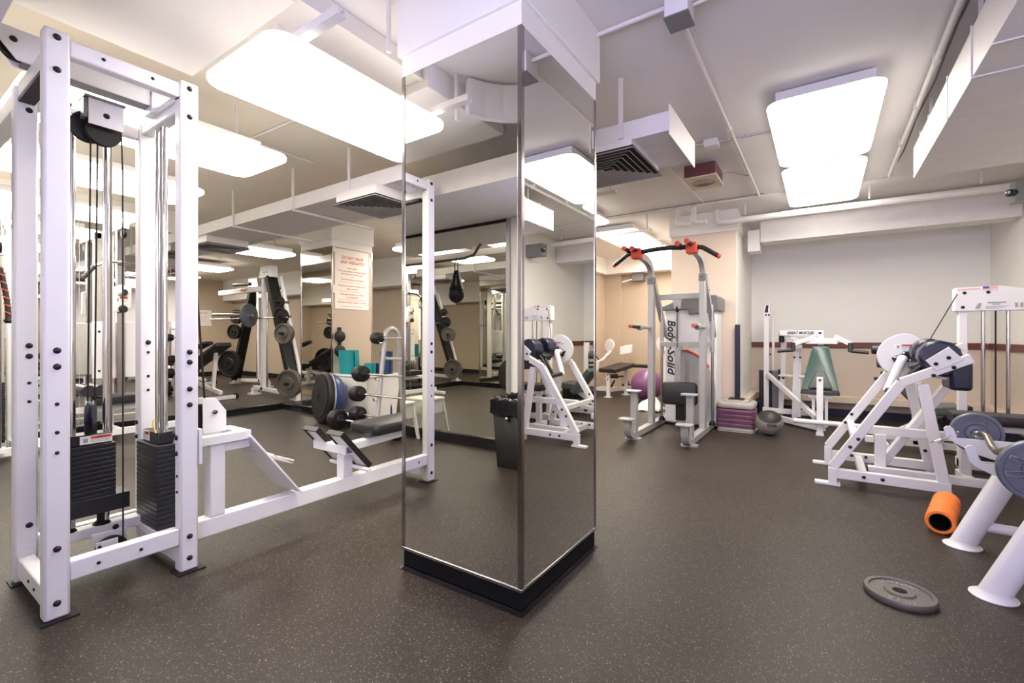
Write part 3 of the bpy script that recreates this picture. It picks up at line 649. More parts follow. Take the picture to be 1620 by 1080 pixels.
# low row station
build('base_beam', MB().box(-2.47, -2.40, .931, 2.75, .105, .19), M_WHITE, T, bevel=.005)
build('base_foot', MB().box(-2.62, -2.25, 2.70, 2.76, .012, .105).box(-2.64, -2.23, 2.69, 2.77, 0, .012), M_WHITE, T, bevel=.004)
build('mount_plate', MB().box(-2.43, -2.335, .931, .944, .47, .63), M_WHITE, T, bevel=.002)
build('table_rail', MB().box(-2.425, -2.385, .944, 1.185, .535, .58), M_WHITE, T, bevel=.004)
build('table_rail', MB().box(-2.60, -2.56, .944, 1.185, .535, .58), M_WHITE, T, bevel=.004)
build('table_rail', MB().box(-2.56, -2.425, 1.13, 1.185, .535, .58), M_WHITE, T, bevel=.004)
build('table_leg', MB().box(-2.47, -2.40, 1.005, 1.07, .19, .535), M_WHITE, T, bevel=.005)
build('gusset', MB().box(-2.46, -2.41, 1.07, 1.19, .49, .535), M_WHITE, T, bevel=.003)
pk = [(-2.47, 1.00, .58), (-2.47, 1.105, .58), (-2.47, 1.105, .68), (-2.47, 1.06, .745), (-2.47, 1.00, .752)]
build('pulley_plate', MB().prism(pk, (-.006, 0, 0)), M_WHITE, T, bevel=.001); build('pulley_plate', MB().prism([(x - .05, y, z) for x, y, z in pk], (-.006, 0, 0)), M_WHITE, T, bevel=.001)
pulley(T, (-2.497, 1.0, .66), BX, .062)
build('pulley_nut', MB().lathe([(.012, 0), (.012, .006), (.006, .008), (0, .008)], (-2.47, 1.052, .68), BX, 12), M_STEEL, T)
cable([(-2.5, .955, 2.12), (-2.5, .985, 1.3), (-2.497, 1.02, .72)], .005)
d = V((0, .26, -.345)).normalized(); nrm = V((0, d.z, -d.y)) * -1
build('foot_plate_slope', MB().obox((-2.49, 1.305, .375), (BX, d, BX.cross(d)), (.13, .222, .005)), M_WHITE, T, bevel=.002)
hp = V((-2.40, 1.31, .40)); nn = BX.cross(d); nn = nn if nn.z > 0 else -nn
hd = thing('row_attachment', 'chrome pull handle resting on the sloped white foot plate', 'handle', (-2.42, 1.32, .41))
build('grip', MB().cyl((-2.50, 1.30, .415), (-2.36, 1.395, .375), .013, 14), M_STEEL, hd)
build('yoke', MB().tube([(-2.50, 1.30, .415), (-2.53, 1.255, .445), (-2.49, 1.23, .46), (-2.44, 1.27, .44), (-2.42, 1.33, .41)], .006, 8), M_CHROME, hd)
build('seat_post', MB().box(-2.47, -2.40, 1.735, 1.80, .19, .345), M_WHITE, T, bevel=.004)
build('pedal_bar', MB().box(-2.66, -2.335, 1.70, 1.755, .345, .40), M_WHITE, T, bevel=.004)
build('bar_socket', MB().box(-2.336, -2.3345, 1.708, 1.747, .353, .392), M_DGREY, T)
build('seat_rail', MB().beam((-2.435, 1.76, .365), (-2.435, 2.72, .40), .055, .05), M_WHITE, T, bevel=.004)
build('seat_leg', MB().box(-2.46, -2.41, 2.62, 2.68, .19, .375), M_WHITE, T, bevel=.004)
build('pedal_rod', MB().cyl((-2.62, 1.80, .25), (-2.24, 1.80, .25), .012, 12), M_WHITE, T)
up = V((0, -.20, .23)).normalized()
for x in (-2.60, -2.36):
    pn = BX.cross(up)
    fp = build('foot_pedal', MB().obox((x, 1.745, .37), (BX, up, pn), (.062, .145, .006)), M_WHITE, T, bevel=.001)
    rim = MB()
    rim.obox(V((x - .066, 1.745, .37)), (BX, up, pn), (.005, .15, .014)).obox(V((x + .066, 1.745, .37)), (BX, up, pn), (.005, .15, .014))
    rim.obox(V((x, 1.745, .37)) + up * .149, (BX, up, pn), (.07, .005, .014)).obox(V((x, 1.745, .37)) + pn * -.012, (BX, up, pn), (.07, .152, .006))
    build('rubber_rim', rim, M_BLACK, fp)
build('seat_pad', MB().rrect((-2.45, 2.32, .455), (BX, BY, BZ), (.14, .42, .035), .05, 5, .014), M_VINYL, T)

# second tower of the crossover and its bits
T2 = thing('cable_tower', 'second white cable tower with pulley near the left mirror wall', 'gym machine', (-5.85, .75, 0))
for (x, y) in ((-5.75, .47), (-5.75, .93), (-6.2, .47), (-6.2, .93)):
    build('post', MB().box(x - .03, x + .03, y - .035, y + .035, 0, 2.16), M_WHITE, T2, bevel=.006)
for (z0, z1) in ((.03, .10), (2.06, 2.13)):
    build('rail', MB().box(-5.775, -5.725, .505, .895, z0, z1), M_WHITE, T2, bevel=.004); build('rail', MB().box(-6.225, -6.175, .505, .895, z0, z1), M_WHITE, T2, bevel=.004)
    build('rail', MB().box(-6.17, -5.78, .45, .49, z0, z1), M_WHITE, T2, bevel=.004); build('rail', MB().box(-6.17, -5.78, .91, .95, z0, z1), M_WHITE, T2, bevel=.004)
stack(T2, -6.08, -5.92, .55, .85, .12, .65, 20)
for y in (.62, .78): build('guide_rod', MB().cyl((-6.0, y, .1), (-6.0, y, 2.08), .012, 12), M_CHROME, T2)
build('swivel_block', MB().box(-5.70, -5.60, .74, .80, 1.72, 1.88), M_WHITE, T2, bevel=.004); pulley(T2, (-5.62, .77, 1.78), BY, .05)
build('slide_rail', MB().cyl((-5.66, .77, .12), (-5.66, .77, 2.1), .022, 14), M_STEEL, T2)
build('rail_foot', MB().box(-5.72, -5.6, .72, .82, .08, .12), M_WHITE, T2)
rp = thing('triceps_rope', 'black and red triceps rope hanging from the second cable tower', 'rope', (-5.58, .77, 1.6))
build('carabiner', MB().tube([(-5.60, .77, 1.72), (-5.58, .77, 1.66), (-5.60, .77, 1.62), (-5.62, .77, 1.66)], .006, 8, closed=True), M_CHROME, rp)
for s in (-1, 1):
    pts = [(-5.60, .77 + s * (.002 + .05 * math.sin(k / 8 * 1.6)), 1.62 - k * .055) for k in range(9)]
    build('strand', MB().tube(pts, .018, 10), M_ROPE, rp)
    build('stopper', MB().lathe([(.02, -.02), (.03, 0), (.02, .02)], pts[-1], BZ, 14), M_BLACK, rp)
    sp_ = [(-5.60 + .019 * math.cos(k * 1.1), .77 + s * (.002 + .05 * math.sin(k / 40 * 1.6)) + .019 * math.sin(k * 1.1), 1.62 - k * .011) for k in range(40)]
    build('red_tracer', MB().tube(sp_, .005, 6), M_RED, rp)
# pull-up bar and sling behind the frame edge
pb = thing('pull_up_bar', 'grey pull-up bar hung under the back duct, seen in the column mirror', 'pull-up bar', (-3.9, .2, 2.0))
build('bar', MB().tube([(-3.25, .2, 2.12), (-3.35, .2, 2.0), (-3.5, .2, 1.97), (-4.7, .2, 1.97), (-4.85, .2, 2.0), (-4.95, .2, 2.12)], .016, 12), M_BAR, pb)
ab = thing('hanging_sling', 'black padded sling hanging from the pull-up bar in the column mirror', 'sling', (-3.62, .2, 1.45))
build('strap_loop', MB().tube([(-3.62, .2, 1.99), (-3.595, .2, 1.9), (-3.6, .2, 1.82), (-3.64, .2, 1.82), (-3.645, .2, 1.9)], .006, 8, closed=True), M_BLACK, ab)
for s in (-1, 1): build('sling_arm', MB().tube([(-3.62 + s * .015, .2, 1.84), (-3.62 + s * .035, .2, 1.72), (-3.62 + s * .06, .2, 1.60)], [.016, .026, .05], 12), M_BLACK, ab)
build('sling_pad', MB().ball((-3.62, .2, 1.555), (.115, .06, .105)), M_BLACK, ab)
# ================================================================== weight-assisted pull-up machine (silver, behind the column on the right)
B = thing('pull_up_machine', 'silver assisted pull-up and dip machine with red-tipped black handles', 'gym machine', (-1.32, 5.2, 0))
XL, XR = -1.60, -1.05
for X in (XL, XR):
    build('base_rail', MB().box(X - .035, X + .035, 4.60, 5.78, .01, .075), M_SILVER, B, bevel=.004)
    build('end_plate', MB().box(X - .05, X + .05, 5.78, 5.79, .005, .105), M_SILVER, B)
    build('front_foot', MB().rrect((X, 4.60, .008), (BX, BY, BZ), (.075, .05, .008), .02), M_SILVER, B)
    build('upright', MB().box(X - .032, X + .032, 5.16, 5.25, .075, 1.68), M_SILVER, B, bevel=.006)
    arc = [(5.205, 1.68), (5.20, 1.745), (5.17, 1.81), (5.11, 1.86), (5.02, 1.89), (4.90, 1.905), (4.76, 1.91)]
    for (a, b) in zip(arc, arc[1:]): pass
    poly = [(X - .028, y, z + .038) for y, z in arc]; top = [(y, z) for y, z in arc]
    # bent neck as a swept flat bar
    mb = MB(); N = len(arc)
    for i, (y, z) in enumerate(arc):
        j0, j1 = max(i - 1, 0), min(i + 1, N - 1); ty, tz = arc[j1][0] - arc[j0][0], arc[j1][1] - arc[j0][1]; L = math.hypot(ty, tz); ny, nz = tz / L * .036, -ty / L * .036
        mb.v += [(X - .026, y + ny, z + nz), (X + .026, y + ny, z + nz), (X + .026, y - ny, z - nz), (X - .026, y - ny, z - nz)]
    for i in range(N - 1):
        for k in range(4): mb.f.append((i * 4 + k, i * 4 + (k + 1) % 4, i * 4 + 4 + (k + 1) % 4, i * 4 + 4 + k))
    mb.f += [(3, 2, 1, 0), tuple(4 * (N - 1) + k for k in range(4))]
    build('neck', mb, M_SILVER, B)
    build('neck_sleeve', MB().box(X - .034, X + .034, 5.155, 5.255, 1.64, 1.72), M_DGREY, B, bevel=.004)
    bolts(B, [(X, 5.155, 1.685)], '-y', True)
    build('joint_block', MB().rrect((X, 4.71, 1.912), (BX, BZ, -BY), (.052, .055, .05), .02, 4, .01), M_RED, B)
    s = -1 if X == XL else 1
    # steps
    build('step_post', MB().box(X - .032, X + .032, 4.60, 4.66, .075, .485), M_SILVER, B, bevel=.005)
    build('step', MB().rrect((X, 4.60, .492), (BX, BY, BZ), (.075, .06, .008), .03, 5, .003), M_SILVER, B)
    cv = [(4.62, .045), (4.52, .05), (4.46, .085), (4.435, .14), (4.43, .225)]
    mb = MB(); N = len(cv)
    for i, (y, z) in enumerate(cv):
        j0, j1 = max(i - 1, 0), min(i + 1, N - 1); ty, tz = cv[j1][0] - cv[j0][0], cv[j1][1] - cv[j0][1]; L = math.hypot(ty, tz); ny, nz = tz / L * .03, -ty / L * .03
        mb.v += [(X - .034, y + ny, z + nz), (X + .034, y + ny, z + nz), (X + .034, y - ny, z - nz), (X - .034, y - ny, z - nz)]
    for i in range(N - 1):
        for k in range(4): mb.f.append((i * 4 + k, i * 4 + (k + 1) % 4, i * 4 + 4 + (k + 1) % 4, i * 4 + 4 + k))
    mb.f += [(3, 2, 1, 0), tuple(4 * (N - 1) + k for k in range(4))]
    build('curved_step_post', mb, M_SILVER, B)
    build('step', MB().rrect((X, 4.41, .232), (BX, BY, BZ), (.075, .06, .008), .03, 5, .003), M_SILVER, B)
    # dip handle
    dh = build('dip_arm', MB().cyl((X + s * .02, 5.17, 1.15), (X + s * .02, 4.86, 1.15), .02, 14), M_SILVER, B)
    build('dip_collar', MB().lathe([(.02, -.03), (.036, -.018), (.036, .018), (.02, .03)], (X + s * .02, 4.86, 1.15), BY, 18), M_SILVER, dh)
    build('dip_grip', MB().cyl((X + s * .02, 4.83, 1.15), (X + s * .035, 4.62, 1.155), .019, 14), M_VINYL, dh)
    build('grip_end', MB().lathe([(.0, -.012), (.019, -.01), (.021, 0), (.019, .012)], (X + s * .035, 4.61, 1.155), BY, 14), M_RED, dh)
    # pull-up grips
    g = build('outer_grip', MB().tube([(X + s * .04, 4.70, 1.92), (X + s * .10, 4.70, 1.91), (X + s * .245, 4.70, 1.81)], .022, 12), M_VINYL, B)
    build('grip_end', MB().lathe([(0, .018), (.021, .012), (.0235, 0), (.022, -.01)], (X + s * .245, 4.70, 1.81), (s * .82, 0, -.57), 12), M_RED, g)
    for (ox, oz, yl) in ((.0, .035, 4.50), (-s * .11, .04, 4.60)) if s > 0 else ((.0, .035, 4.56), (s * .085, .045, 4.56)):
        g = build('forward_grip', MB().tube([(X + ox, 4.72, 1.912 + oz * .3), (X + ox, 4.68, 1.912 + oz), (X + ox, yl, 1.912 + oz)], .023, 12), M_VINYL, B)
        build('grip_end', MB().lathe([(0, -.016), (.024, -.012), (.026, 0), (.023, .01)], (X + ox, yl - .004, 1.912 + oz), BY, 12), M_RED, g)
    build('slide_rod', MB().cyl((X + .055, 5.42, .09), (X + .055, 5.42, 1.40), .014, 12), M_STEEL, B)
    build('slide_sleeve', MB().cyl((X + .055, 5.42, .88), (X + .055, 5.42, 1.22), .024, 12), M_SILVER, B)
    build('rod_foot', MB().lathe([(.035, 0), (.035, .02), (.02, .05)], (X + .055, 5.42, .075), n=14), M_BLACK, B)
    build('rear_brace', MB().beam((X + .02, 5.22, 1.66), (X + .04, 5.62, 1.06), .045, .075, up=(0, 1, 0)), M_SILVER, B, bevel=.003)
    bolts(B, [(X + (.045 if s > 0 else -.005), 5.30, 1.55), (X + (.045 if s > 0 else -.005), 5.36, 1.47)], '-y', True)
build('pull_up_bar', MB().tube([(XL, 4.71, 1.925), (-1.40, 4.71, 1.94), (-1.25, 4.71, 1.94), (XR, 4.71, 1.925)], .024, 14), M_VINYL, B)
build('top_crossbar', MB().box(XL + .02, XR, 5.33, 5.39, 1.47, 1.53), M_SILVER, B, bevel=.003)
build('pulley_bracket', MB().prism([(-1.40, 5.33, 1.47), (-1.30, 5.33, 1.47), (-1.315, 5.33, 1.36), (-1.385, 5.33, 1.36)], (0, .04, 0)), M_SILVER, B, bevel=.002)
pulley(B, (-1.35, 5.35, 1.36), BX, .035, .02); build('cable', MB().cyl((-1.35, 5.34, 1.36), (-1.35, 5.34, .92), .004, 8), M_BLACK, B)
build('carriage_bar', MB().box(XL + .05, XR + .05, 5.37, 5.42, .93, .99), M_SILVER, B, bevel=.003)
build('carriage_post', MB().box(-1.385, -1.32, 5.36, 5.44, .30, .985), M_SILVER, B, bevel=.003)
pn_ = build('selector_pin', MB().cyl((-1.33, 5.34, .90), (-1.24, 5.30, .90), .006, 8), M_STEEL, B); build('pin_knob', MB().lathe([(0, .03), (.012, .02), (.008, 0)], (-1.24, 5.30, .90), (.9, -.4, 0), 10), M_RED, pn_)
build('knee_pad', MB().rrect((-1.29, 5.20, .425), (BX, BZ, -BY), (.185, .125, .04), .045, 6, .018), M_VINYL, B)
build('pad_bracket', MB().box(-1.345, -1.255, 5.245, 5.36, .12, .42), M_BLACK, B, bevel=.004)
build('cross_foot', MB().box(XL + .035, XR - .035, 5.66, 5.72, .01, .07), M_SILVER, B, bevel=.003)
sh = build('shroud', MB().box(-1.56, -.985, 5.60, 5.94, .03, 1.38), M_WHITE, B, bevel=.012)
build('shroud_trim', MB().box(-1.43, -1.40, 5.585, 5.60, .05, 1.36), M_SILVER, sh)
pan = [(-1.395, 5.597, .05), (-1.0, 5.597, .05)] + [(-1.395 + .40 * math.cos(a), 5.597, .42 + .46 * math.sin(a)) for a in [math.radians(d) for d in range(0, 91, 9)]]
build('fluted_panel', MB().prism(pan, (0, -.008, 0)), M_SILVER, sh)
for k in range(4): build('flute', MB().box(-1.36 + k * .085, -1.325 + k * .085, 5.58, 5.589, .08, .80 - k * .035), M_GREYPL, sh)
arcs = [(-1.395 + .41 * math.cos(a), 5.585, .42 + .475 * math.sin(a)) for a in [math.radians(d) for d in range(36, 91, 6)]]
build('red_arc', MB().tube(arcs, .013, 8), M_RED, sh)
cap = [(-1.60, 1.36), (-1.60, 1.40), (-1.40, 1.48), (-1.2, 1.52), (-.99, 1.52), (-.955, 1.49), (-.955, 1.34), (-1.28, 1.30), (-1.28, 1.36)]
build('top_cover', MB().prism([(x, 5.56, z) for x, z in cap], (0, .40, 0)), M_DGREY, B, bevel=.01)
text('Body', .13, (-1.485, 5.598, 1.12), -BZ, BX, M_INK, sh, shear=.25, width=.27, bold=.003)
text('-Solid', .13, (-1.485, 5.598, .78), -BZ, BX, M_INK, sh, shear=.25, width=.36, bold=.003)
text('BUILT FOR LIFE', .03, (-1.53, 5.598, .84), -BZ, BX, M_INKGREY, sh, width=.28)

# ================================================================== step risers, ball, pole beside the pillar
for k in range(6):
    z0 = .05 * k; m = M_GREYPL if k in (0, 5) else M_MAUVE
    nm = ('grey bottom riser of the aerobic step stack by the pillar', 'first mauve riser above the grey bottom of the step stack', 'second mauve riser up in the step stack', 'third mauve riser up in the step stack', 'topmost mauve riser just under the grey step top', 'grey step platform with dark grip on top of the mauve stack')[k]
    t = thing('step_riser', nm, 'step', (-.79, 5.72, z0), 'stack of aerobic step risers')
    mb = MB().rrect((-.79, 5.735, z0 + .026), (BX, BY, BZ), (.185 - (.012 if k == 5 else 0), .185, .021 if k < 5 else .03), .045, 5, .014)
    if k == 5: mb = MB().rrect((-.79, 5.735, z0 + .036), (BX, BY, BZ), (.188, .188, .034), .06, 5, .022)
    build('body', mb, m, t)
    if k < 5: build('lip', MB().rrect((-.79, 5.735, z0 + .004), (BX, BY, BZ), (.19, .19, .0035), .05, 5), m, t)
    else:
        build('ridge', MB().rrect((-.79, 5.735, z0 + .078), (BX, BY, BZ), (.13, .13, .012), .03, 4, .006), M_GREYPL, t)
        build('grip_mat', MB().box(-.88, -.72, 5.66, 5.84, z0 + .0895, z0 + .096), M_BLACK, t)
mbll = thing('medicine_ball', 'grey medicine ball with black poles beside the step stack', 'ball', (-.46, 5.58, 0))
bo = bpy.data.objects.new('ball', MB().ball((0, 0, 0), .133, 32, 20).mesh('ball')); bo.data.materials.append(M_BALL); COL.objects.link(bo); bo.parent = mbll
bo.location = (0, 0, .133); bo.rotation_euler = (math.radians(28), math.radians(6), 0)
text('CORMA', .042, (-.425, 5.452, .125), (1, .28, 0), BZ, M_INK, mbll, width=.09, ext=.004, bold=.001)
po = build('foam_pole', MB().box(-.845, -.79, 5.945, 5.975, .305, 1.19), M_NAVY, bevel=.006)
tag(rebase(po, (-.82, 5.96, .3)), 'dark upright bar leaning on the pillar above the step stack', 'bar')

# ================================================================== chest press machine against the far white wall
Cc = thing('chest_press', 'white chest press machine with grey-green back pad against the far wall', 'gym machine', (-.2, 6.4, 0))
build('stack_post', MB().box(-.625, -.565, 6.80, 6.86, 0, 1.43), M_WHITE, Cc, bevel=.004)
build('post_cap', MB().prism([(-.635, 6.795, 1.31), (-.555, 6.795, 1.31), (-.55, 6.795, 1.47), (-.61, 6.795, 1.47)], (0, .07, 0)), M_WHITE, Cc, bevel=.002)
build('cap_window', MB().prism([(-.615, 6.792, 1.36), (-.575, 6.792, 1.36), (-.57, 6.792, 1.455), (-.595, 6.792, 1.455)], (0, .003, 0)), M_BLACK, Cc)
build('rear_post', MB().box(-.545, -.515, 6.98, 7.02, 0, 1.40), M_WHITE, Cc, bevel=.003)
build('stack_guard', MB().box(-.69, -.44, 6.90, 6.97, 0, .60), M_STACK, Cc, bevel=.004)
build('stack_guard', MB().box(-.53, -.46, 6.80, 6.88, .02, .60), M_DGREY, Cc, bevel=.004)
bolts(Cc, [(-.60, 6.795, 1.33), (-.565, 6.795, 1.33), (-.55, 6.8, .95), (-.55, 6.8, .82)], '-y')
build('lever_post', MB().beam((-.43, 6.70, .05), (-.38, 6.55, 1.06), .05, .05), M_WHITE, Cc, bevel=.003)
build('lever_pivot', MB().box(-.435, -.375, 6.50, 6.56, .98, 1.12), M_BLACK, Cc, bevel=.01)
build('lever_pivot', MB().box(-.45, -.38, 6.60, 6.66, .52, .64), M_BLACK, Cc, bevel=.01)
lb = build('label_beam', MB().box(-.42, .02, 6.36, 6.42, 1.06, 1.12), M_WHITE, Cc, bevel=.003)
text('GREAT MUSCLES', .042, (-.21, 6.358, 1.09), BX, BZ, M_INK, lb, shear=.3, width=.27, bold=.0018)
build('red_stripe', MB().box(-.065, -.03, 6.357, 6.359, 1.087, 1.093), M_INKPINK, lb)
build('maker_mark', MB().box(-.028, .0, 6.357, 6.359, 1.078, 1.10), M_INK, lb)
build('link_bar', MB().beam((-.38, 6.42, 1.07), (-.16, 6.33, .985), .02, .025), M_WHITE, Cc)
build('press_yoke', MB().box(-.155, .15, 6.30, 6.35, .965, 1.03), M_WHITE, Cc, bevel=.003)
for s, x in ((-1, -.13), (1, .125)):
    build('press_arm', MB().beam((x if s > 0 else -.05, 6.33, 1.05), (x + s * .15 if s > 0 else -.27, 6.28, .965), .045, .05), M_WHITE, Cc, bevel=.003)
    gx = -.275 if s < 0 else .265
    h = build('handle_post', MB().cyl((gx, 6.27, .975), (gx + s * .0, 6.25, .88), .024, 12), M_VINYL, Cc)
    build('handle_grip', MB().cyl((gx, 6.25, .89), (gx + s * .155, 6.22, .875), .018, 12), M_VINYL, h)
build('press_stem', MB().box(-.035, .025, 6.36, 6.42, .2, 1.06), M_WHITE, Cc, bevel=.003)
build('front_post', MB().beam((-.27, 6.55, .05), (-.25, 6.50, .87), .06, .06), M_WHITE, Cc, bevel=.003)
build('side_post', MB().box(-.245, -.205, 6.50, 6.54, .08, .90), M_WHITE, Cc, bevel=.003)
build('adjust_head', MB().box(-.30, -.19, 6.44, 6.56, .90, .95), M_WHITE, Cc, bevel=.004); bolts(Cc, [(-.27, 6.46, .80), (-.21, 6.46, .80)], '-y')
build('mid_tube', MB().cyl((-.44, 6.62, .565), (-.10, 6.45, .565), .02, 12), M_WHITE, Cc)
build('diagonal_brace', MB().beam((-.58, 6.79, .56), (-.05, 6.05, .16), .045, .05), M_WHITE, Cc, bevel=.003)
build('rear_base', MB().box(-.62, .0, 6.60, 6.66, .09, .15), M_WHITE, Cc, bevel=.003)
build('front_base', MB().beam((-.55, 6.62, .05), (.02, 6.02, .05), .06, .06), M_WHITE, Cc, bevel=.003)
bp = MB().prism([(-.185, 6.10, .43), (.155, 6.10, .43), (.07, 6.30, .895), (-.085, 6.30, .895)], (0, .035, .06))
pd = build('back_pad', bp, M_TEALV, Cc, bevel=.022)
build('pad_skirt', MB().prism([(-.20, 6.075, .405), (.17, 6.075, .405), (.155, 6.085, .455), (-.185, 6.085, .455)], (0, .12, .02)), M_VINYL, Cc, bevel=.012)
build('pad_opening', MB().prism([(-.125, 6.085, .48), (.10, 6.085, .48), (.03, 6.155, .655), (-.05, 6.155, .655)], (0, .01, .01)), M_VINYL, pd, bevel=.01)
build('seat_post', MB().beam((-.014, 5.885, .0), (-.014, 5.93, .615), .06, .06, up=(0, 1, 0)), M_WHITE, Cc, bevel=.004); bolts(Cc, [(-.014, 5.895, .585)], '-y')
build('seat_base', MB().box(-.12, .10, 6.1, 6.3, .37, .405), M_WHITE, Cc)
for x in (-.075, .045): build('seat_strut', MB().box(x - .015, x + .015, 6.12, 6.16, .05, .37), M_WHITE, Cc, bevel=.002)
build('post_foot', MB().box(-.05, .022, 5.84, 5.93, 0, .02), M_WHITE, Cc)
ft = build('foot_bar', MB().cyl((-.25, 5.835, .14), (.205, 5.835, .14), .027, 16), M_WHITE, Cc)

# ================================================================== arm curl machine (right)
A = thing('curl_machine', 'white arm curl machine with slanted side frames and navy elbow pads', 'gym machine', (.35, 4.27, 0))
def side_frame(y0, y1, pts, leg, tagn):
    w_ = .058
    for a, b in zip(pts, pts[1:]):
        build('side_frame', MB().beam((a[0], (y0 + y1) / 2, a[1]), (b[0], (y0 + y1) / 2, b[1]), y1 - y0, w_), M_WHITE, A, bevel=.004)
    build('frame_leg', MB().beam((leg[0][0], (y0 + y1) / 2, leg[0][1]), (leg[1][0], (y0 + y1) / 2, leg[1][1]), y1 - y0 - .004, w_), M_WHITE, A, bevel=.004)
side_frame(3.94, 3.99, [(.065, .01), (.065, .125), (.44, .745), (.775, .915)], [(.545, .74), (.665, .0)], 'near')
side_frame(4.55, 4.60, [(.045, .01), (.045, .15), (.43, .765), (.86, .98)], [(.55, .72), (.68, .0)], 'far')
for y, x0 in ((3.965, .02), (4.575, .0)):
    build('base_rail', MB().beam((x0 + .06, y, .088), (.68, y, .088), .05, .066), M_WHITE, A, bevel=.004)
    build('foot', MB().box(x0 - .06, x0 + .09, y - .03, y + .03, 0, .02), M_WHITE, A, bevel=.003)
build('cross_rail', MB().beam((.19, 3.99, .36), (.19, 4.55, .36), .045, .045), M_WHITE, A, bevel=.003)
build('cross_rail', MB().beam((.24, 3.99, .085), (.24, 4.55, .085), .045, .05), M_WHITE, A, bevel=.003)
build('centre_rail', MB().beam((.19, 4.25, .37), (.95, 4.25, .37), .05, .06), M_WHITE, A, bevel=.004)
build('centre_rail', MB().beam((.28, 4.22, .085), (1.0, 4.22, .085), .05, .055), M_WHITE, A, bevel=.004)
build('rail_end', MB().box(.276, .28, 4.20, 4.24, .065, .107), M_BLACK, A)
build('centre_post', MB().box(.32, .385, 4.22, 4.28, .11, .345), M_WHITE, A, bevel=.004)
build('centre_brace', MB().beam((.36, 4.33, .1), (.78, 4.42, .77), .05, .05), M_WHITE, A, bevel=.004)
bolts(A, [(.21, 3.94, .345), (.165, 3.94, .285), (.24, 3.94, .088), (.34, 3.94, .088), (.595, 3.94, .80), (.69, 3.94, .855)], '-y')
bolts(A, [(.16, 4.55, .36), (.20, 4.55, .43), (.20, 4.55, .1), (.29, 4.55, .1)], '-y')
bolts(A, [(.64, 4.55, .20)], '-y')
sp4 = [(.555, 3.935, .895), (.665, 3.935, .985), (.735, 3.935, .905), (.605, 3.935, .83)]
build('pad_plate', MB().prism(sp4, (0, .008, 0)), M_WHITE, A, bevel=.002); bolts(A, [(.605, 3.935, .875), (.665, 3.935, .915)], '-y')
def elbow_pad(y0, y1, cx, cz):
    prof = [(-.105, -.06), (-.115, .0), (-.09, .06), (-.04, .092), (.02, .095), (.07, .07), (.10, .02), (.115, -.06), (.06, -.13), (-.02, -.13)]
    an = math.radians(-18); return MB().prism([(cx + x * math.cos(an) - z * math.sin(an), y0, cz + x * math.sin(an) + z * math.cos(an)) for x, z in prof], (0, y1 - y0, 0))
build('elbow_pad', elbow_pad(3.99, 4.15, .645, .925), M_NAVY, A, bevel=.018)
build('elbow_pad', elbow_pad(4.28, 4.44, .645, .935), M_NAVY, A, bevel=.018)
build('pad_bridge', MB().obox((.605, 4.215, .865), ((1, 0, .5), BY, (-.5, 0, 1)), (.10, .075, .03)), M_VINYL, A, bevel=.01)
build('chest_pad', MB().obox((.735, 4.12, .80), ((1, 0, .0), BY, BZ), (.055, .13, .095)), M_NAVY, A, bevel=.022)
build('chest_bracket', MB().box(.64, .68, 4.06, 4.18, .77, .82), M_STEEL, A)
tear = []
for k in range(36):
    a = 2 * math.pi * k / 36; r = .145 * (1 + .22 * max(0, math.cos(a - .95)) ** 3); tear.append((.485 + r * math.cos(a) * .93, 4.46, .905 + r * math.sin(a)))
cmd = build('cam_disc', MB().prism(tear, (0, .025, 0)), M_WHITE, A, bevel=.004)
warning_label(cmd, (.515, 4.46, .975), BX, BZ, .12, .035)
build('cam_hub', MB().obox((.50, 4.452, .885), ((1, 0, .55), BY, (-.55, 0, 1)), (.055, .006, .035)), M_BLACK, cmd, bevel=.004)
for (dx, dz) in ((-.045, .01), (.01, .045), (.045, -.01), (-.01, -.04)): build('hub_bolt', MB().lathe([(.012, 0), (.012, .008), (.007, .01), (0, .01)], (.50 + dx, 4.447, .885 + dz), -BY, 10), M_STEEL, cmd)
build('curl_arm', MB().tube([(.495, 4.44, .885), (.49, 4.36, .885), (.475, 4.33, .86), (.405, 4.31, .665), (.40, 4.29, .645)], .030, 16), M_WHITE, A)
build('curl_grip', MB().cyl((.40, 4.31, .66), (.41, 4.06, .645), .022, 14), M_VINYL, A)
for k in (0, 1): build('handle_rod', MB().tube([(.68, 4.10 + .06 * k, .85), (.575, 4.10 + .06 * k, .87), (.525, 4.10 + .06 * k, .82), (.42, 4.08 + .06 * k, .665)], .014, 12), M_VINYL, A)
# weight tower of the curl machine
build('tower_post', MB().box(.885, .935, 4.90, 4.97, .02, 1.27), M_WHITE, A, bevel=.004)
hd = [(.862, 4.885, 1.245), (1.50, 4.885, 1.245), (1.50, 4.885, 1.33), (1.30, 4.885, 1.385), (1.12, 4.885, 1.43), (.862, 4.885, 1.425)]
hp_ = build('tower_head', MB().prism(hd, (0, .10, 0)), M_WHITE, A, bevel=.004)
bolts(hp_, [(.915, 4.885, 1.385), (1.045, 4.885, 1.385), (.905, 4.885, 1.275)], '-y')
build('flag_sticker', MB().box(1.015, 1.095, 4.883, 4.885, 1.40, 1.43), M_INKPINK, hp_); build('flag_canton', MB().box(1.015, 1.05, 4.8815, 4.883, 1.413, 1.428), M_INKBLUE, hp_)
build('stripe_white', MB().box(1.02, 1.09, 4.882, 4.883, 1.405, 1.409), M_LABEL, hp_)
build('notice_print', MB().box(.875, 1.00, 4.883, 4.885, 1.408, 1.42), M_INKPINK, hp_)
text('ASSEMBLY INSTRUCTIONS', .012, (1.09, 4.8835, 1.305), BX, BZ, M_INK, hp_, width=.10)
text('CAUTION', .010, (1.085, 4.8835, 1.292), BX, BZ, M_INK, hp_, width=.04)
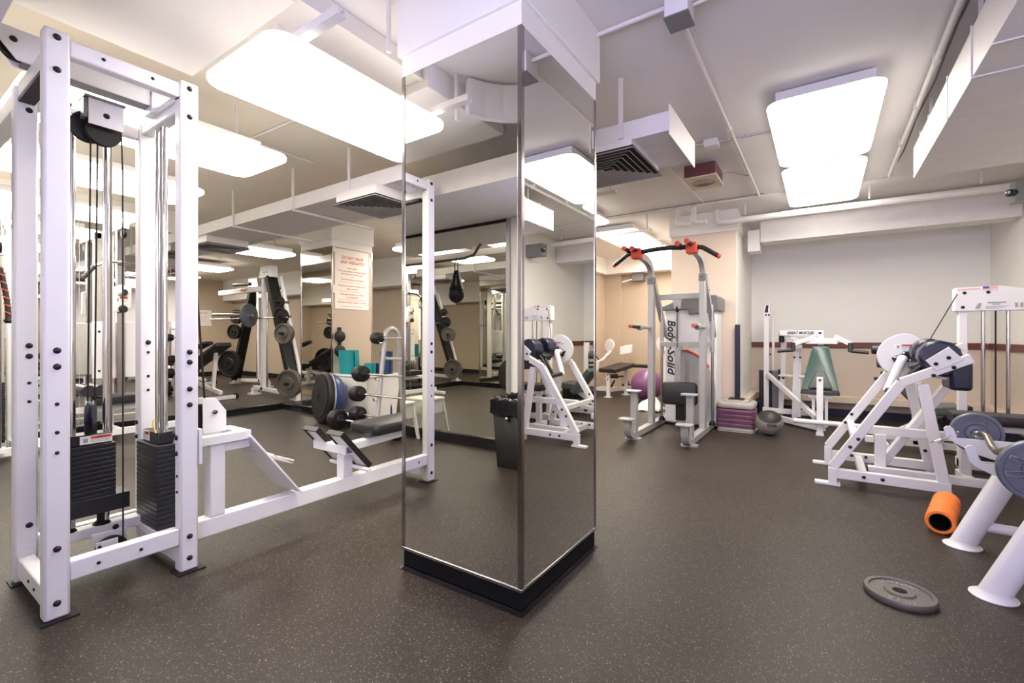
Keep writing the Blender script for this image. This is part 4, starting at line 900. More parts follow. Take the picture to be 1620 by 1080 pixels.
for k in range(3): build('print_line', MB().box(1.03, 1.155 - .02 * k, 4.8835, 4.885, 1.276 - k * .008, 1.279 - k * .008), M_INKGREY, hp_)
build('figure_print', MB().prism([(.972, 4.884, 1.262), (1.0, 4.884, 1.262), (1.008, 4.884, 1.30), (.995, 4.884, 1.307), (.985, 4.884, 1.29)], (0, -.001, 0)), M_INKGREY, hp_)
for k in range(3): build('muscle_print', MB().box(1.185 + k * .027, 1.20 + k * .027, 4.8835, 4.885, 1.265, 1.30), M_INKGREY, hp_)
for x in (1.03, 1.165): build('guide_rod', MB().cyl((x, 4.95, .08), (x, 4.95, 1.25), .0125, 12), M_STEEL, A)
build('stack_cable', MB().cyl((1.098, 4.95, .45), (1.098, 4.95, 1.25), .0055, 8), M_BLACK, A)
stack(A, 1.01, 1.19, 4.905, 4.995, .10, .44, 12)
for k in range(7): build('weight_mark', MB().box(1.09, 1.112, 4.9035, 4.9045, .225 + k * .0285, .235 + k * .0285), M_LABEL, A)
build('stack_base', MB().box(.885, 1.40, 4.88, 5.02, .03, .10), M_WHITE, A, bevel=.004)
build('tower_post', MB().box(1.36, 1.41, 4.90, 4.97, .02, 1.25), M_WHITE, A, bevel=.004)
build('lift_cable', MB().cyl((.866, 4.84, 1.375), (.64, 4.50, .985), .0035, 8), M_BLACK, A)
# flat bench between
FB = thing('exercise_bench', 'black flat bench pad on white frame beside the curl machine tower', 'bench', (1.15, 4.62, 0))
build('pad', MB().rrect((1.17, 4.62, .462), (BX, BY, BZ), (.385, .13, .035), .03, 4, .012), M_VINYL, FB)
build('frame', MB().box(.82, 1.50, 4.59, 4.65, .375, .426), M_WHITE, FB, bevel=.004)
for x in (.87, 1.44): build('leg', MB().box(x - .028, x + .028, 4.59, 4.65, .05, .375), M_WHITE, FB, bevel=.004); build('foot', MB().box(x - .03, x + .03, 4.47, 4.77, 0, .05), M_WHITE, FB, bevel=.004)
# leg machine behind with green pads
G = thing('leg_machine', 'white leg curl machine with dark rollers and grey-green pad behind the curl machine', 'gym machine', (.75, 5.6, 0))
build('seat_pad', MB().obox((.70, 5.50, .47), ((.62, 0, -.78), BY, (.78, 0, .62)), (.20, .14, .035)), M_GREENV, G, bevel=.014)
build('seat_pad', MB().obox((.88, 5.55, .40), ((1, 0, .08), BY, (-.08, 0, 1)), (.13, .16, .04)), M_GREENV, G, bevel=.014)
for (x0, x1, z, r, m) in ((.40, .62, .925, .045, M_VINYL), (.44, .68, .805, .055, M_GREENV)): build('roller_pad', MB().tube([(x0, 5.62, z), (x0 + .012, 5.62, z), (x1, 5.64, z)], [r * .86, r, r], 20), m, G)
for (x0, x1, z) in ((.47, .70, .70), (.42, .70, .645)): build('roller_axle', MB().cyl((x0, 5.62, z), (x1, 5.64, z), .014, 10), M_VINYL, G)
build('support_post', MB().box(.70, .76, 5.60, 5.66, .05, .97), M_WHITE, G, bevel=.004); build('bracket', MB().box(.50, .54, 5.60, 5.64, .70, .76), M_STEEL, G)
build('base_rail', MB().box(.35, 1.3, 5.60, 5.66, .03, .09), M_WHITE, G, bevel=.004); build('base_rail', MB().box(.44, .50, 5.25, 5.95, .03, .09), M_WHITE, G, bevel=.004)
build('base_rail', MB().beam((.40, 5.35, .14), (.72, 5.45, .14), .05, .05), M_WHITE, G, bevel=.004)
build('diagonal', MB().beam((.5, 5.6, .1), (.9, 5.58, .36), .05, .05), M_WHITE, G, bevel=.004)
build('stack_block', MB().box(.92, 1.12, 5.68, 5.80, .05, .42), M_STACK, G, bevel=.004)

# ================================================================== preacher bench, curl bar and plates (right edge)
PB = thing('preacher_bench', 'white preacher bench with thick tube legs at the right edge', 'bench', (.75, 2.9, 0))
def oval_leg(p0, p1, rx, ry):
    mb = MB(); p0, p1 = V(p0), V(p1); n = 24; d = (p1 - p0).normalized(); a = V((0, 1, 0)); b = d.cross(a).normalized()
    for p in (p0, p1):
        for k in range(n): mb.v.append(tuple(p + b * (rx * math.cos(2 * math.pi * k / n)) + a * (ry * math.sin(2 * math.pi * k / n))))
    for k in range(n): mb.f.append((k, (k + 1) % n, n + (k + 1) % n, n + k))
    mb.f += [tuple(range(n - 1, -1, -1)), tuple(range(n, 2 * n))]; return mb
for y, bx_ in ((3.17, .585), (2.62, .575)):
    build('leg', oval_leg((bx_, y, .008), (bx_ + .20, y, .47), .048, .04), M_WHITE, PB)
    build('leg_foot', MB().lathe([(.072, 0), (.074, .005), (.05, .018), (.045, .025)], (bx_, y, .0), BZ, 28), M_WHITE, PB)
for y, z, x in ((3.17, .115, .64), (2.62, .115, .63)): build('leg_tie', MB().cyl((x, y, z), (1.08, y, z), .024, 16), M_WHITE, PB)
build('rear_spine', MB().cyl((1.08, 2.58, .115), (1.08, 3.21, .115), .03, 16), M_WHITE, PB)
def tray(y, far):
    if far: pl = [(.525, y, .575), (.535, y, .587), (.55, y, .588), (.563, y, .578), (.575, y, .53), (.98, y, .535), (1.02, y, .565), (1.04, y, .565), (1.04, y, .40), (.78, y, .415), (.66, y, .452), (.57, y, .50), (.535, y, .53)]
    else: pl = [(.55, y, .535), (.56, y, .548), (.575, y, .549), (.585, y, .54), (.60, y, .485), (.62, y, .47), (.98, y, .47), (1.04, y, .50), (1.04, y, .38), (.78, y, .39), (.64, y, .425), (.585, y, .452), (.565, y, .475)]
    return MB().prism(pl, (0, .012, 0))
for y in (3.22, 2.93): build('bar_cradle', tray(y, y > 3), M_WHITE, PB, bevel=.002)
build('cradle_floor', MB().box(.80, 1.03, 2.942, 3.22, .43, .45), M_WHITE, PB)
build('pad_post', MB().box(1.05, 1.11, 2.87, 2.93, .0, .70), M_WHITE, PB, bevel=.004); build('pad_beam', MB().beam((.76, 2.90, .44), (1.09, 2.90, .42), .06, .06), M_WHITE, PB)
build('arm_pad', MB().obox((1.22, 2.90, .66), ((1, 0, -.45), BY, (.45, 0, 1)), (.20, .30, .035)), M_VINYL, PB, bevel=.014)
EZ = thing('curl_bar', 'bent steel curl bar lying across the preacher bench cradle', 'barbell', (.655, 3.0, .54))
build('shaft', MB().tube([(.665, 3.46, .55), (.665, 3.26, .553), (.668, 3.205, .565), (.672, 3.16, .56), (.672, 3.08, .525), (.674, 3.02, .515), (.684, 2.93, .545), (.689, 2.86, .532), (.697, 2.50, .53)], .0145, 14), M_BAR, EZ)
build('sleeve', MB().cyl((.697, 2.42, .53), (.689, 2.86, .53), .0215, 16), M_CHROME, EZ); build('sleeve', MB().cyl((.665, 3.26, .55), (.665, 3.55, .55), .0215, 16), M_CHROME, EZ)
def big_plate(label, c, axis, r, th, m, txt1, txt2, cat='weight plate', grp='iron plates by the preacher bench', colr=None):
    a = V(axis).normalized(); t = thing('weight_plate', label, cat, c, grp)
    build('disc', MB().lathe(plate_mesh(r, th, r * .36, .024), c, a, 48, cap=False), m, t)
    rt = (BX if abs(a.z) > .9 else V((1, 0, 0))); upv = a.cross(rt).normalized(); rt = upv.cross(a).normalized()
    for s_, r0, start in ((txt1, .655, 90), (txt2, .655, -90)):
        n = len(s_); step = 13
        for i, ch in enumerate(s_):
            if ch == ' ': continue
            an = math.radians(start + (n - 1) * step / 2 - i * step)
            rad = rt * math.cos(an) + upv * math.sin(an); tan = rt * math.sin(an) - upv * math.cos(an)
            text(ch, r * .26, V(c) + rad * (r * r0) + a * (th * .24), tan, rad, colr or M_RAISED, t, name='raised_letter', ext=.0015)
    return t
big_plate('grey iron plate on the far end of the curl bar', (.665, 3.32, .55), -BY, .104, .034, M_IRONBLUE, 'STANDARD', '25 LBS', colr=M_IRON)
big_plate('blue-grey iron plate on the near end of the curl bar, cut by the frame', (.697, 2.60, .53), -BY, .121, .036, M_IRONBLUE, 'STANDARD', '25 LBS', colr=M_IRON)
big_plate('small dark iron plate lying alone on the floor in front of the bench', (.262, 2.412, .0125), BZ, .117, .025, M_IRON, 'STANDARD', '10 LB')
def spring_clip(label, c, ax, d1):
    t = thing('spring_clip', label, 'collar clip', c, 'spring collar clips'); c = V(c); ax = V(ax).normalized(); d1 = V(d1).normalized(); d2 = ax.cross(d1)
    coil = [c + ax * (-.012 + .024 * k / 30) + (d1 * math.cos(k * .63) + d2 * math.sin(k * .63)) * .019 for k in range(31)]
    build('coil', MB().tube(coil, .0024, 6), M_CHROME, t)
    for s in (-1, 1): build('arm', MB().tube([c + d1 * .019 + ax * s * .011, c + d1 * .075 + ax * s * .02 + d2 * s * .034, c + d1 * .098 + ax * s * .012 + d2 * s * .038, c + d1 * .104 + ax * s * .006 + d2 * s * .026, c + d1 * .06 + ax * s * .004 + d2 * s * .010], .0022, 6), M_CHROME, t)
spring_clip('chrome spring clip hung on the tab of the bar cradle', (.565, 3.236, .545), (.5, .1, .8), (-.72, -.45, -.40))
spring_clip('chrome spring clip squeezed on the near end of the curl bar', (.697, 2.545, .53), BY, (-.9, 0, .2))
fr_ = thing('foam_roller', 'orange hollow foam roller lying on the floor beside the preacher bench', 'foam roller', (.57, 3.5, 0))
ax_ = V((.22, .975, 0)).normalized(); o_ = V((.522, 3.29, .0635))
build('foam', MB().lathe([(.046, 0), (.058, .0), (.063, .006), (.063, .14), (.061, .145), (.063, .15), (.063, .29), (.061, .295), (.063, .30), (.063, .434), (.058, .44), (.046, .44), (.046, 0)], o_, ax_, 40, cap=False), M_ORANGE, fr_)
build('core', MB().lathe([(.041, .002), (.0458, .002), (.0458, .438), (.041, .438), (.041, .002)], o_, ax_, 32, cap=False), M_BLACK, fr_)
build('core_wall', MB().lathe([(.0, .24), (.0408, .24)], o_, ax_, 24), M_BLACK, fr_)
# ================================================================== rear left corner: barbell rack, balance dome, tub of mats
R = thing('barbell_rack', 'silver tubular rack holding fixed barbells in front of the notice column', 'rack', (-4.0, 3.6, 0))
for x in (-4.12, -3.35):
    arch = [(x, 3.40, .02), (x, 3.50, .85), (x, 3.52, 1.02)] + [(x, 3.62 - .10 * math.cos(math.radians(a)), 1.04 + .10 * math.sin(math.radians(a))) for a in range(0, 181, 20)] + [(x, 3.72, 1.02), (x, 3.80, .02)]
    build('arch_frame', MB().tube(arch, .026, 12), M_SILVER, R)
    for z, y in ((1.01, 3.475), (.60, 3.425), (.37, 3.40), (.15, 3.375)): build('cradle_pin', MB().tube([(x, y + .03, z - .03), (x, y - .03, z - .035), (x, y - .045, z - .01)], .009, 8), M_STEEL, R)
for z, y in ((.80, 3.53), (.12, 3.60)): build('cross_tube', MB().cyl((-4.12, y, z), (-3.35, y, z), .018, 12), M_SILVER, R)
def barbell(label, x, y, z, r, L=1.25):
    t = thing('fixed_barbell', label, 'barbell', (x, y, z), 'fixed barbells on the rack')
    build('bar', MB().cyl((x + .03, y, z), (x + L - .03, y, z), .0125, 12), M_CHROME, t)
    for a, s in ((x, 1), (x + L, -1)): build('head', MB().lathe([(.0, -.01), (r * .55, -.008), (r * .92, .0), (r, .018), (r, .10), (r * .92, .118), (r * .5, .125), (r * .42, .15), (.02, .155)], (a, y, z), (s, 0, 0), 24), M_BLACK, t)
barbell('fixed barbell on the top level of the silver rack', -4.24, 3.47, 1.03, .068)
barbell('fixed barbell on the second level of the silver rack', -4.47, 3.42, .62, .095)
barbell('fixed barbell on the third level of the silver rack', -4.50, 3.395, .39, .09)
barbell('fixed barbell on the lowest level of the silver rack', -4.46, 3.37, .165, .085)
barbell('fixed barbell lying on the floor before the rack', -4.63, 3.22, .11, .11, 1.1)
for k, (z, r) in enumerate(((1.02, .07), (.66, .09), (.42, .085), (.2, .085))):
    barbell(('fixed barbell at the rear top of the silver rack', 'fixed barbell at the rear second level of the rack', 'fixed barbell at the rear third level of the rack', 'fixed barbell at the rear bottom of the rack')[k], -4.02, 3.85, z, r, 1.2)
hx = thing('dumbbell', 'black hexagon dumbbell with white tag standing by the balance dome', 'dumbbell', (-4.50, 3.36, 0))
build('head', MB().lathe([(.0, 0), (.07, 0), (.085, .02), (.085, .1), (.07, .12), (.02, .125)], (-4.635, 3.39, .085), (.1, .99, 0), 6), M_BLACK, hx)
build('handle', MB().cyl((-4.625, 3.50, .085), (-4.615, 3.60, .085), .016, 10), M_CHROME, hx)
build('head', MB().lathe([(.02, 0), (.07, .005), (.085, .02), (.085, .1), (.07, .12), (.0, .12)], (-4.62, 3.455, .085), (.1, .99, 0), 6), M_BLACK, hx)
tg_ = build('tag', MB().box(-4.675, -4.595, 3.383, 3.387, .115, .16), M_LABEL, hx); text('H', .04, (-4.635, 3.382, .137), BX, BZ, M_INK, tg_, bold=.002)
bs = thing('balance_dome', 'blue half-dome balance trainer standing on edge against the column', 'balance trainer', (-5.0, 3.33, 0))
nv = V((-.235, -.967, .10)).normalized(); oc = V((-4.99, 3.30, .315))
build('platform', MB().lathe([(0, .02), (.06, .018), (.06, .026), (.25, .026), (.25, .018), (.285, .018), (.305, .0), (.31, -.03), (.285, -.045), (0, -.045)], oc, nv, 48), M_BLACK, bs)
build('dome', MB().lathe([(.285, -.045), (.295, -.07), (.285, -.12), (.25, -.18), (.18, -.235), (.09, -.262), (0, -.27)], oc, nv, 40, cap=False), M_BOSUBLUE, bs)
build('rim_band', MB().lathe([(.300, -.045), (.302, -.062), (.296, -.064)], oc, nv, 40, cap=False), M_SILVER, bs)
tb = thing('storage_tub', 'milky white plastic tub holding rolled foam mats behind the barbells', 'tub', (-4.85, 3.95, 0))
mb = MB()
x0, x1, y0, y1 = -5.19, -4.52, 3.60, 4.12
def frust(a, z): return [(x0 - a, y0 - a, z), (x1 + a, y0 - a, z), (x1 + a, y1 + a, z), (x0 - a, y1 + a, z)]
mb.v = frust(-.04, .0) + frust(.0, .55) + frust(.02, .55) + frust(.02, .575) + frust(-.012, .575) + frust(-.05, .02)
for i in range(5):
    for k in range(4): mb.f.append((i * 4 + k, i * 4 + (k + 1) % 4, i * 4 + 4 + (k + 1) % 4, i * 4 + 4 + k))
mb.f += [(3, 2, 1, 0), (20, 21, 22, 23)]
build('body', mb, M_BIN, tb, bevel=.006)
def rolled(label, x, y, r, z0, z1, m, lean=(0, 0)):
    t = thing('rolled_mat', label, 'mat', (x, y, z0), 'rolled foam mats in the tub'); sp_ = []
    o = MB(); n = 70; th = .008; pts = [((r * (1 - .55 * k / n)) * math.cos(k * .28), (r * (1 - .55 * k / n)) * math.sin(k * .28)) for k in range(n)]
    for (px, py) in pts:
        L = math.hypot(px, py); ix, iy = px * (1 - th / L), py * (1 - th / L)
        o.v += [(x + px, y + py, z0), (x + px + lean[0], y + py + lean[1], z1), (x + ix + lean[0], y + iy + lean[1], z1), (x + ix, y + iy, z0)]
    for i in range(n - 1):
        for k in range(4): o.f.append((i * 4 + k, i * 4 + (k + 1) % 4, i * 4 + 4 + (k + 1) % 4, i * 4 + 4 + k))
    o.f += [(3, 2, 1, 0), tuple(4 * (n - 1) + k for k in range(4))]
    build('roll', o, m, t)
rolled('wide teal foam mat curling out of the white tub beside the column', -5.045, 3.765, .135, .04, .87, M_TEAL, (-.03, -.03))
rolled('low navy foam mat rolled in the middle of the white tub', -4.83, 3.93, .085, .04, .70, M_BLUE)
rolled('dark teal mat in the right end of the white tub', -4.63, 3.72, .075, .04, .72, M_TEAL, (.0, 0))
rolled('tall navy mat standing at the back right of the tub', -4.63, 3.98, .085, .04, .86, M_BLUE, (.0, .0))
for k, (z, lb) in enumerate(((.86, 'lower dark round weight hung on the notice column corner'), (1.05, 'upper dark round weight hung on the notice column corner'))):
    w_ = thing('round_weight', lb, 'weight', (-5.19, 3.70, z), 'dark weights on the column corner')
    build('disc', MB().lathe([(0, 0), (.065, 0), (.075, .01), (.075, .035), (.06, .045), (0, .045)], (-5.245, 3.72, z), (1, 0, 0), 26), M_BLACK, w_)
    build('hook', MB().box(-5.248, -5.22, 3.70, 3.74, z + .07, z + .12), M_BLACK, w_)

# ================================================================== alcove: smith racks, benches
def smith(label, ox, oy, flip=1, sc=1.0, red=True):
    t = thing('smith_rack', label, 'rack', (ox, oy, 0)); f = flip
    P = lambda x, y, z: (ox + f * x, oy + y, z)
    build('upright', MB().beam(P(-.55, 0, .08), P(-.50, 0, 2.2), .07, .07, up=(0, 1, 0)), M_WHITE, t, bevel=.004)
    build('top_cap', MB().prism([P(-.58, -.06, 2.08), P(-.16, -.06, 2.08), P(-.18, -.06, 2.28), P(-.52, -.06, 2.28)], (0, .12, 0)), M_WHITE, t, bevel=.004)
    build('slanted_post', MB().beam(P(-.30, 0, 2.09), P(.50, 0, .10), .10, .18, up=(0, 1, 0)), M_BLACK, t, bevel=.004)
    build('white_post', MB().beam(P(-.16, .10, 2.10), P(.56, .10, .12), .04, .05, up=(0, 1, 0)), M_WHITE, t, bevel=.003)
    build('base_rail', MB().beam(P(-.85, 0, .13), P(.36, 0, .09), .07, .065), M_WHITE, t, bevel=.004)
    for x in (-.85, .52): build('foot', MB().box(min(P(x - .09, 0, 0)[0], P(x + .09, 0, 0)[0]), max(P(x - .09, 0, 0)[0], P(x + .09, 0, 0)[0]), oy - .08, oy + .08, 0, .025), M_WHITE, t); build('foot_leg', MB().box(P(x, 0, 0)[0] - .04, P(x, 0, 0)[0] + .04, oy - .04, oy + .04, .025, .12), M_WHITE, t)
    build('guide_rod', MB().cyl(P(-.42, 0, .12), P(-.40, 0, 2.1), .016, 12), M_CHROME, t)
    build('crossbar', MB().beam(P(-.5, 0, 1.90), P(-2.4, .1, 1.92), .06, .09), M_WHITE, t, bevel=.004)
    if red: build('sticker', MB().box(min(P(-1.35, 0, 0)[0], P(-1.15, 0, 0)[0]), max(P(-1.35, 0, 0)[0], P(-1.15, 0, 0)[0]), oy - .005, oy + .003, 1.89, 1.93), M_INKRED, t)
    build('pull_grip', MB().cyl(P(-1.5, -.05, 2.02), P(-.9, -.05, 2.0), .03, 12), M_VINYL, t)
    for (x, z) in ((.27, 1.62), (.33, 1.385), (.42, 1.095), (.55, .29)): build('peg', MB().cyl(P(x, 0, z - .0), P(x + .02, -.16, z), .02, 12), M_STEEL, t)
    bolts(t, [P(-.40, -.06, 2.17), P(-.30, -.06, 2.17)], '-y')
    build('safety_bar', MB().tube([P(.05, -.06, 1.25), P(.40, -.06, .46)], .012, 8), M_WHITE, t)
    return t
smith('white and black smith rack beyond the low curb left of the notice column', -7.7, 4.3)
for (x, z, r, th, lb, m) in ((-7.43, 1.62, .09, .05, 'small dark plate at the top of the near smith rack', M_BLACK), (-7.37, 1.385, .128, .06, 'medium dark plate second from top on the near smith rack', M_BLACK), (-7.28, 1.095, .17, .08, 'large grey plate third from top on the near smith rack', M_IRON), (-7.13, .29, .225, .10, 'biggest grey plate low on the near smith rack', M_IRON)):
    t = thing('weight_plate', lb, 'weight plate', (x, 4.10, z), 'plates on the near smith rack')
    build('disc', MB().lathe(plate_mesh(r, th, r * .36, .026), (x, 4.14, z), (.35, -.94, 0), 36, cap=False), m, t); build('peg_end', MB().cyl((x, 4.16, z), (x + .05, 4.03, z), .025, 12), M_BLACK, t)
t = thing('barbell', 'long steel barbell resting across the near smith rack', 'barbell', (-8.6, 4.12, 1.40)); build('bar', MB().cyl((-9.9, 4.14, 1.38), (-7.2, 4.14, 1.36), .014, 12), M_STEEL, t); build('sleeve', MB().cyl((-9.05, 3.825, 1.44), (-8.35, 4.175, 1.42), .026, 12), M_CHROME, t)
t = thing('weight_plate', 'grey plate on the long barbell of the near smith rack', 'weight plate', (-8.5, 4.05, 1.42)); build('disc', MB().lathe(plate_mesh(.21, .05, .07, .026), (-8.42, 4.14, 1.42), (-1, -.5, 0), 36, cap=False), M_IRONBLUE, t)
smith('farther white and black smith rack leaning the other way in the alcove', -10.35, 5.05, -1, red=False)
for (x, z, r, lb) in ((-10.45, 1.45, .13, 'upper dark plate on the farther smith rack'), (-10.55, 1.15, .16, 'middle dark plate on the farther smith rack'), (-10.75, .45, .30, 'big dark plate low on the farther smith rack')):
    t = thing('weight_plate', lb, 'weight plate', (x, 4.9, z), 'plates on the farther smith rack'); build('disc', MB().lathe(plate_mesh(r, .08, r * .36, .026), (x, 4.88, z), (.3, -.95, 0), 32, cap=False), M_BLACK, t)
def incline(label, ox, oy, rot):
    t = thing('incline_bench', label, 'bench', (ox, oy, 0))
    build('back_pad', MB().obox((-.10, 0, .66), ((.88, 0, .40), BY, (-.40, 0, .88)), (.55, .14, .035)), M_VINYL, t, bevel=.014) if False else None
    def Pt(x, y, z): return (ox + x * math.cos(rot) - y * math.sin(rot), oy + x * math.sin(rot) + y * math.cos(rot), z)
    r_ = V((math.cos(rot), math.sin(rot), 0)); q_ = V((-math.sin(rot), math.cos(rot), 0))
    build('back_pad', MB().obox(Pt(-.05, 0, .70), (r_ * .9 + BZ * .42, q_, BZ * .9 - r_ * .42), (.52, .13, .035)), M_VINYL, t, bevel=.014)
    build('seat_pad', MB().obox(Pt(-.68, 0, .44), (r_, q_, BZ), (.17, .14, .035)), M_VINYL, t, bevel=.014)
    build('spine', MB().beam(Pt(-.75, 0, .33), Pt(.35, 0, .12), .05, .06), M_WHITE, t, bevel=.003)
    build('back_strut', MB().beam(Pt(.12, 0, .15), Pt(.20, 0, .78), .05, .05), M_WHITE, t, bevel=.003)
    build('front_leg', MB().beam(Pt(-.72, 0, .03), Pt(-.62, 0, .40), .05, .05), M_WHITE, t, bevel=.003)
    for x in (-.75, .36): build('foot', MB().beam(Pt(x, -.22, .035), Pt(x, .22, .035), .06, .06), M_WHITE, t, bevel=.004)
    for y in (-.24, .24): build('foot_cap', MB().cyl(Pt(.36, y * .92, .05), Pt(.36, y * 1.1, .05), .045, 14), M_BLACK, t)
    return t
incline('black incline bench with white frame in the alcove by the tower post', -8.55, 3.55, .12)
incline('farther black incline bench near the alcove end wall', -11.2, 4.3, .5)

# ================================================================== far left passage: bench, purple ball, leg machine
Fb = thing('exercise_bench', 'black padded bench on white legs in the far passage beside the purple ball', 'bench', (-3.0, 7.8, 0))
build('pad', MB().obox((-2.98, 7.72, .50), ((.2, .98, .12), (.98, -.2, 0), (0, -.12, 1)), (.32, .17, .035)), M_VINYL, Fb, bevel=.014)
build('end_pad', MB().obox((-2.72, 8.13, .52), ((.75, .66, -.05), (.66, -.75, 0), BZ), (.20, .10, .03)), M_VINYL, Fb, bevel=.012)
for (x, y) in ((-3.05, 7.50), (-2.92, 8.0)): build('leg', MB().box(x - .028, x + .028, y - .028, y + .028, .012, .46), M_WHITE, Fb, bevel=.003); build('foot', MB().box(x - .06, x + .06, y - .06, y + .05, 0, .012), M_WHITE, Fb)
build('base_rail', MB().beam((-3.05, 7.53, .12), (-2.90, 8.2, .12), .05, .06), M_WHITE, Fb, bevel=.003); build('base_rail', MB().beam((-3.45, 7.62, .12), (-3.03, 7.66, .12), .05, .06), M_WHITE, Fb, bevel=.003)
build('cross_plate', MB().box(-3.15, -2.95, 7.56, 7.66, .30, .32), M_WHITE, Fb)
bolts(Fb, [(-3.05, 7.472, .39), (-3.05, 7.472, .31)], '-y')
pbm = build('stability_ball', MB().ball((-2.38, 7.5, .258), .258, 40, 24), M_PURPLE); tag(rebase(pbm, (-2.38, 7.5, 0)), 'glossy purple stability ball behind the left upright of the pull-up machine', 'ball')
Lm = thing('leg_machine', 'white leg machine with round cam plates against the far tan wall', 'gym machine', (-3.3, 8.2, 0))
for (x, y, z, r) in ((-3.28, 8.15, .88, .12), (-2.35, 8.35, .92, .14)):
    build('cam_plate', MB().lathe([(0, 0), (r, 0), (r, .03), (0, .03)], (x, y, z), (-.4, -.9, 0), 28), M_WHITE, Lm, bevel=.004)
build('arm', MB().tube([(-3.50, 8.0, .55), (-3.36, 8.02, .62), (-3.22, 8.06, .78)], .035, 12), M_WHITE, Lm)
build('side_plate', MB().prism([(-3.58, 7.9, .38), (-3.42, 7.9, .42), (-3.40, 7.9, .60), (-3.56, 7.9, .58)], (0, .03, 0)), M_WHITE, Lm, bevel=.003); bolts(Lm, [(-3.52, 7.9, .53), (-3.46, 7.9, .54)], '-y')
build('seat_block', MB().obox((-3.04, 8.35, .80), ((1, .2, .2), (-.2, 1, 0), BZ), (.11, .08, .08)), M_WHITE, Lm, bevel=.01)
build('post', MB().box(-3.60, -3.56, 7.86, 7.92, 0, 1.2), M_WHITE, Lm, bevel=.003); build('post', MB().box(-2.37, -2.32, 8.40, 8.46, 0, .95), M_WHITE, Lm, bevel=.003)
build('cable', MB().tube([(-3.57, 7.9, 1.1), (-3.52, 7.9, .75), (-3.42, 7.95, .62)], .012, 8), M_BLACK, Lm)
build('base', MB().box(-3.6, -2.3, 8.38, 8.44, .02, .08), M_WHITE, Lm, bevel=.003); build('roller', MB().cyl((-3.3, 8.05, .30), (-3.1, 8.08, .32), .05, 14), M_VINYL, Lm)
build('handle', MB().tube([(-3.2, 8.0, .12), (-3.1, 8.0, .32), (-2.95, 8.05, .33), (-2.9, 8.07, .2)], .018, 10), M_VINYL, Lm)
Wf = thing('towel', 'crumpled white cloth on the floor behind the pull-up machine upright', 'towel', (-2.0, 6.6, 0))
tw = MB(); n = 14; base = []
for j in range(n):
    for i in range(n):
        u, v = i / (n - 1) - .5, j / (n - 1) - .5; hgt = max(0, .16 * (1 - (2 * u) ** 2) * (1 - (2 * v) ** 2) + .02 * math.sin(9 * u + 5 * v) + .018 * math.cos(11 * v - 6 * u)) + .004
        base.append((-2.02 + u * .34, 6.55 + v * .40, hgt))
tw.v = base; tw.f = [(j * n + i, j * n + i + 1, (j + 1) * n + i + 1, (j + 1) * n + i) for j in range(n - 1) for i in range(n - 1)]
o = build('cloth', tw, M_LABEL, Wf); sm = o.modifiers.new('thick', 'SOLIDIFY'); sm.thickness = .006; sm.offset = 1

# ================================================================== by the back mirror: bin and stool
tc_ = thing('trash_can', 'slim black trash can with bag liner beside the back mirror', 'trash can', (-2.05, -.28, 0))
def frus(a0, a1, z0, z1, cx=-2.05, cy=-.28, hx=.15, hy=.20):
    mb = MB(); mb.v = [(cx + sx * (hx + a), cy + sy * (hy + a), z) for a, z in ((a0, z0), (a1, z1)) for sx, sy in ((-1, -1), (1, -1), (1, 1), (-1, 1))]
    mb.f = [(3, 2, 1, 0)] + [(k, (k + 1) % 4, 4 + (k + 1) % 4, 4 + k) for k in range(4)]; return mb
o = build('body', frus(-.03, .0, 0, .54), M_BLACK, tc_); o.modifiers.new('thick', 'SOLIDIFY').thickness = .006
ln = MB(); n = 48
for z, a in ((.43, .012), (.50, .014), (.55, .018), (.565, .006), (.55, -.012), (.42, -.03)):
    for k in range(n):
        an = 2 * math.pi * k / n; c_, s_ = math.cos(an), math.sin(an); q = 1 / max(abs(c_) / .15, abs(s_) / .20)
        w_ = .007 * math.sin(k * 2.3 + z * 60) + .004 * math.sin(k * 4.1)
        ln.v.append((-2.05 + c_ * (q + a + w_), -.28 + s_ * (q + a + w_), z + .008 * math.sin(k * 1.9 + z * 30)))
ln.f = [(i * n + k, i * n + (k + 1) % n, (i + 1) * n + (k + 1) % n, (i + 1) * n + k) for i in range(5) for k in range(n)]
build('bag_liner', ln, M_BLACKGLOSS, tc_); build('handle_knob', MB().ball((-2.05, -.075, .40), .018, 12, 8), M_STEEL, tc_)
st = thing('step_stool', 'white plastic stool in front of the back mirror', 'stool', (-3.62, -.32, 0))
build('seat', MB().rrect((-3.62, -.32, .37), (BX, BY, BZ), (.17, .15, .012), .04, 5, .006), M_BIN, st)
for sx in (-1, 1):
    for sy in (-1, 1): build('leg', MB().prism([(-3.62 + sx * .155, -.32 + sy * .135, .36), (-3.62 + sx * .10, -.32 + sy * .135, .36), (-3.62 + sx * .175, -.32 + sy * .165, 0), (-3.62 + sx * .21, -.32 + sy * .165, 0)], (0, -sy * .02, 0)), M_BIN, st, bevel=.003)
for sy in (-1, 1): build('apron', MB().box(-3.76, -3.48, -.32 + sy * .135 - .006, -.32 + sy * .135 + .006, .22, .36), M_BIN, st)
for sx in (-1, 1): build('apron', MB().box(-3.62 + sx * .15 - .006, -3.62 + sx * .15 + .006, -.44, -.2, .22, .36), M_BIN, st)

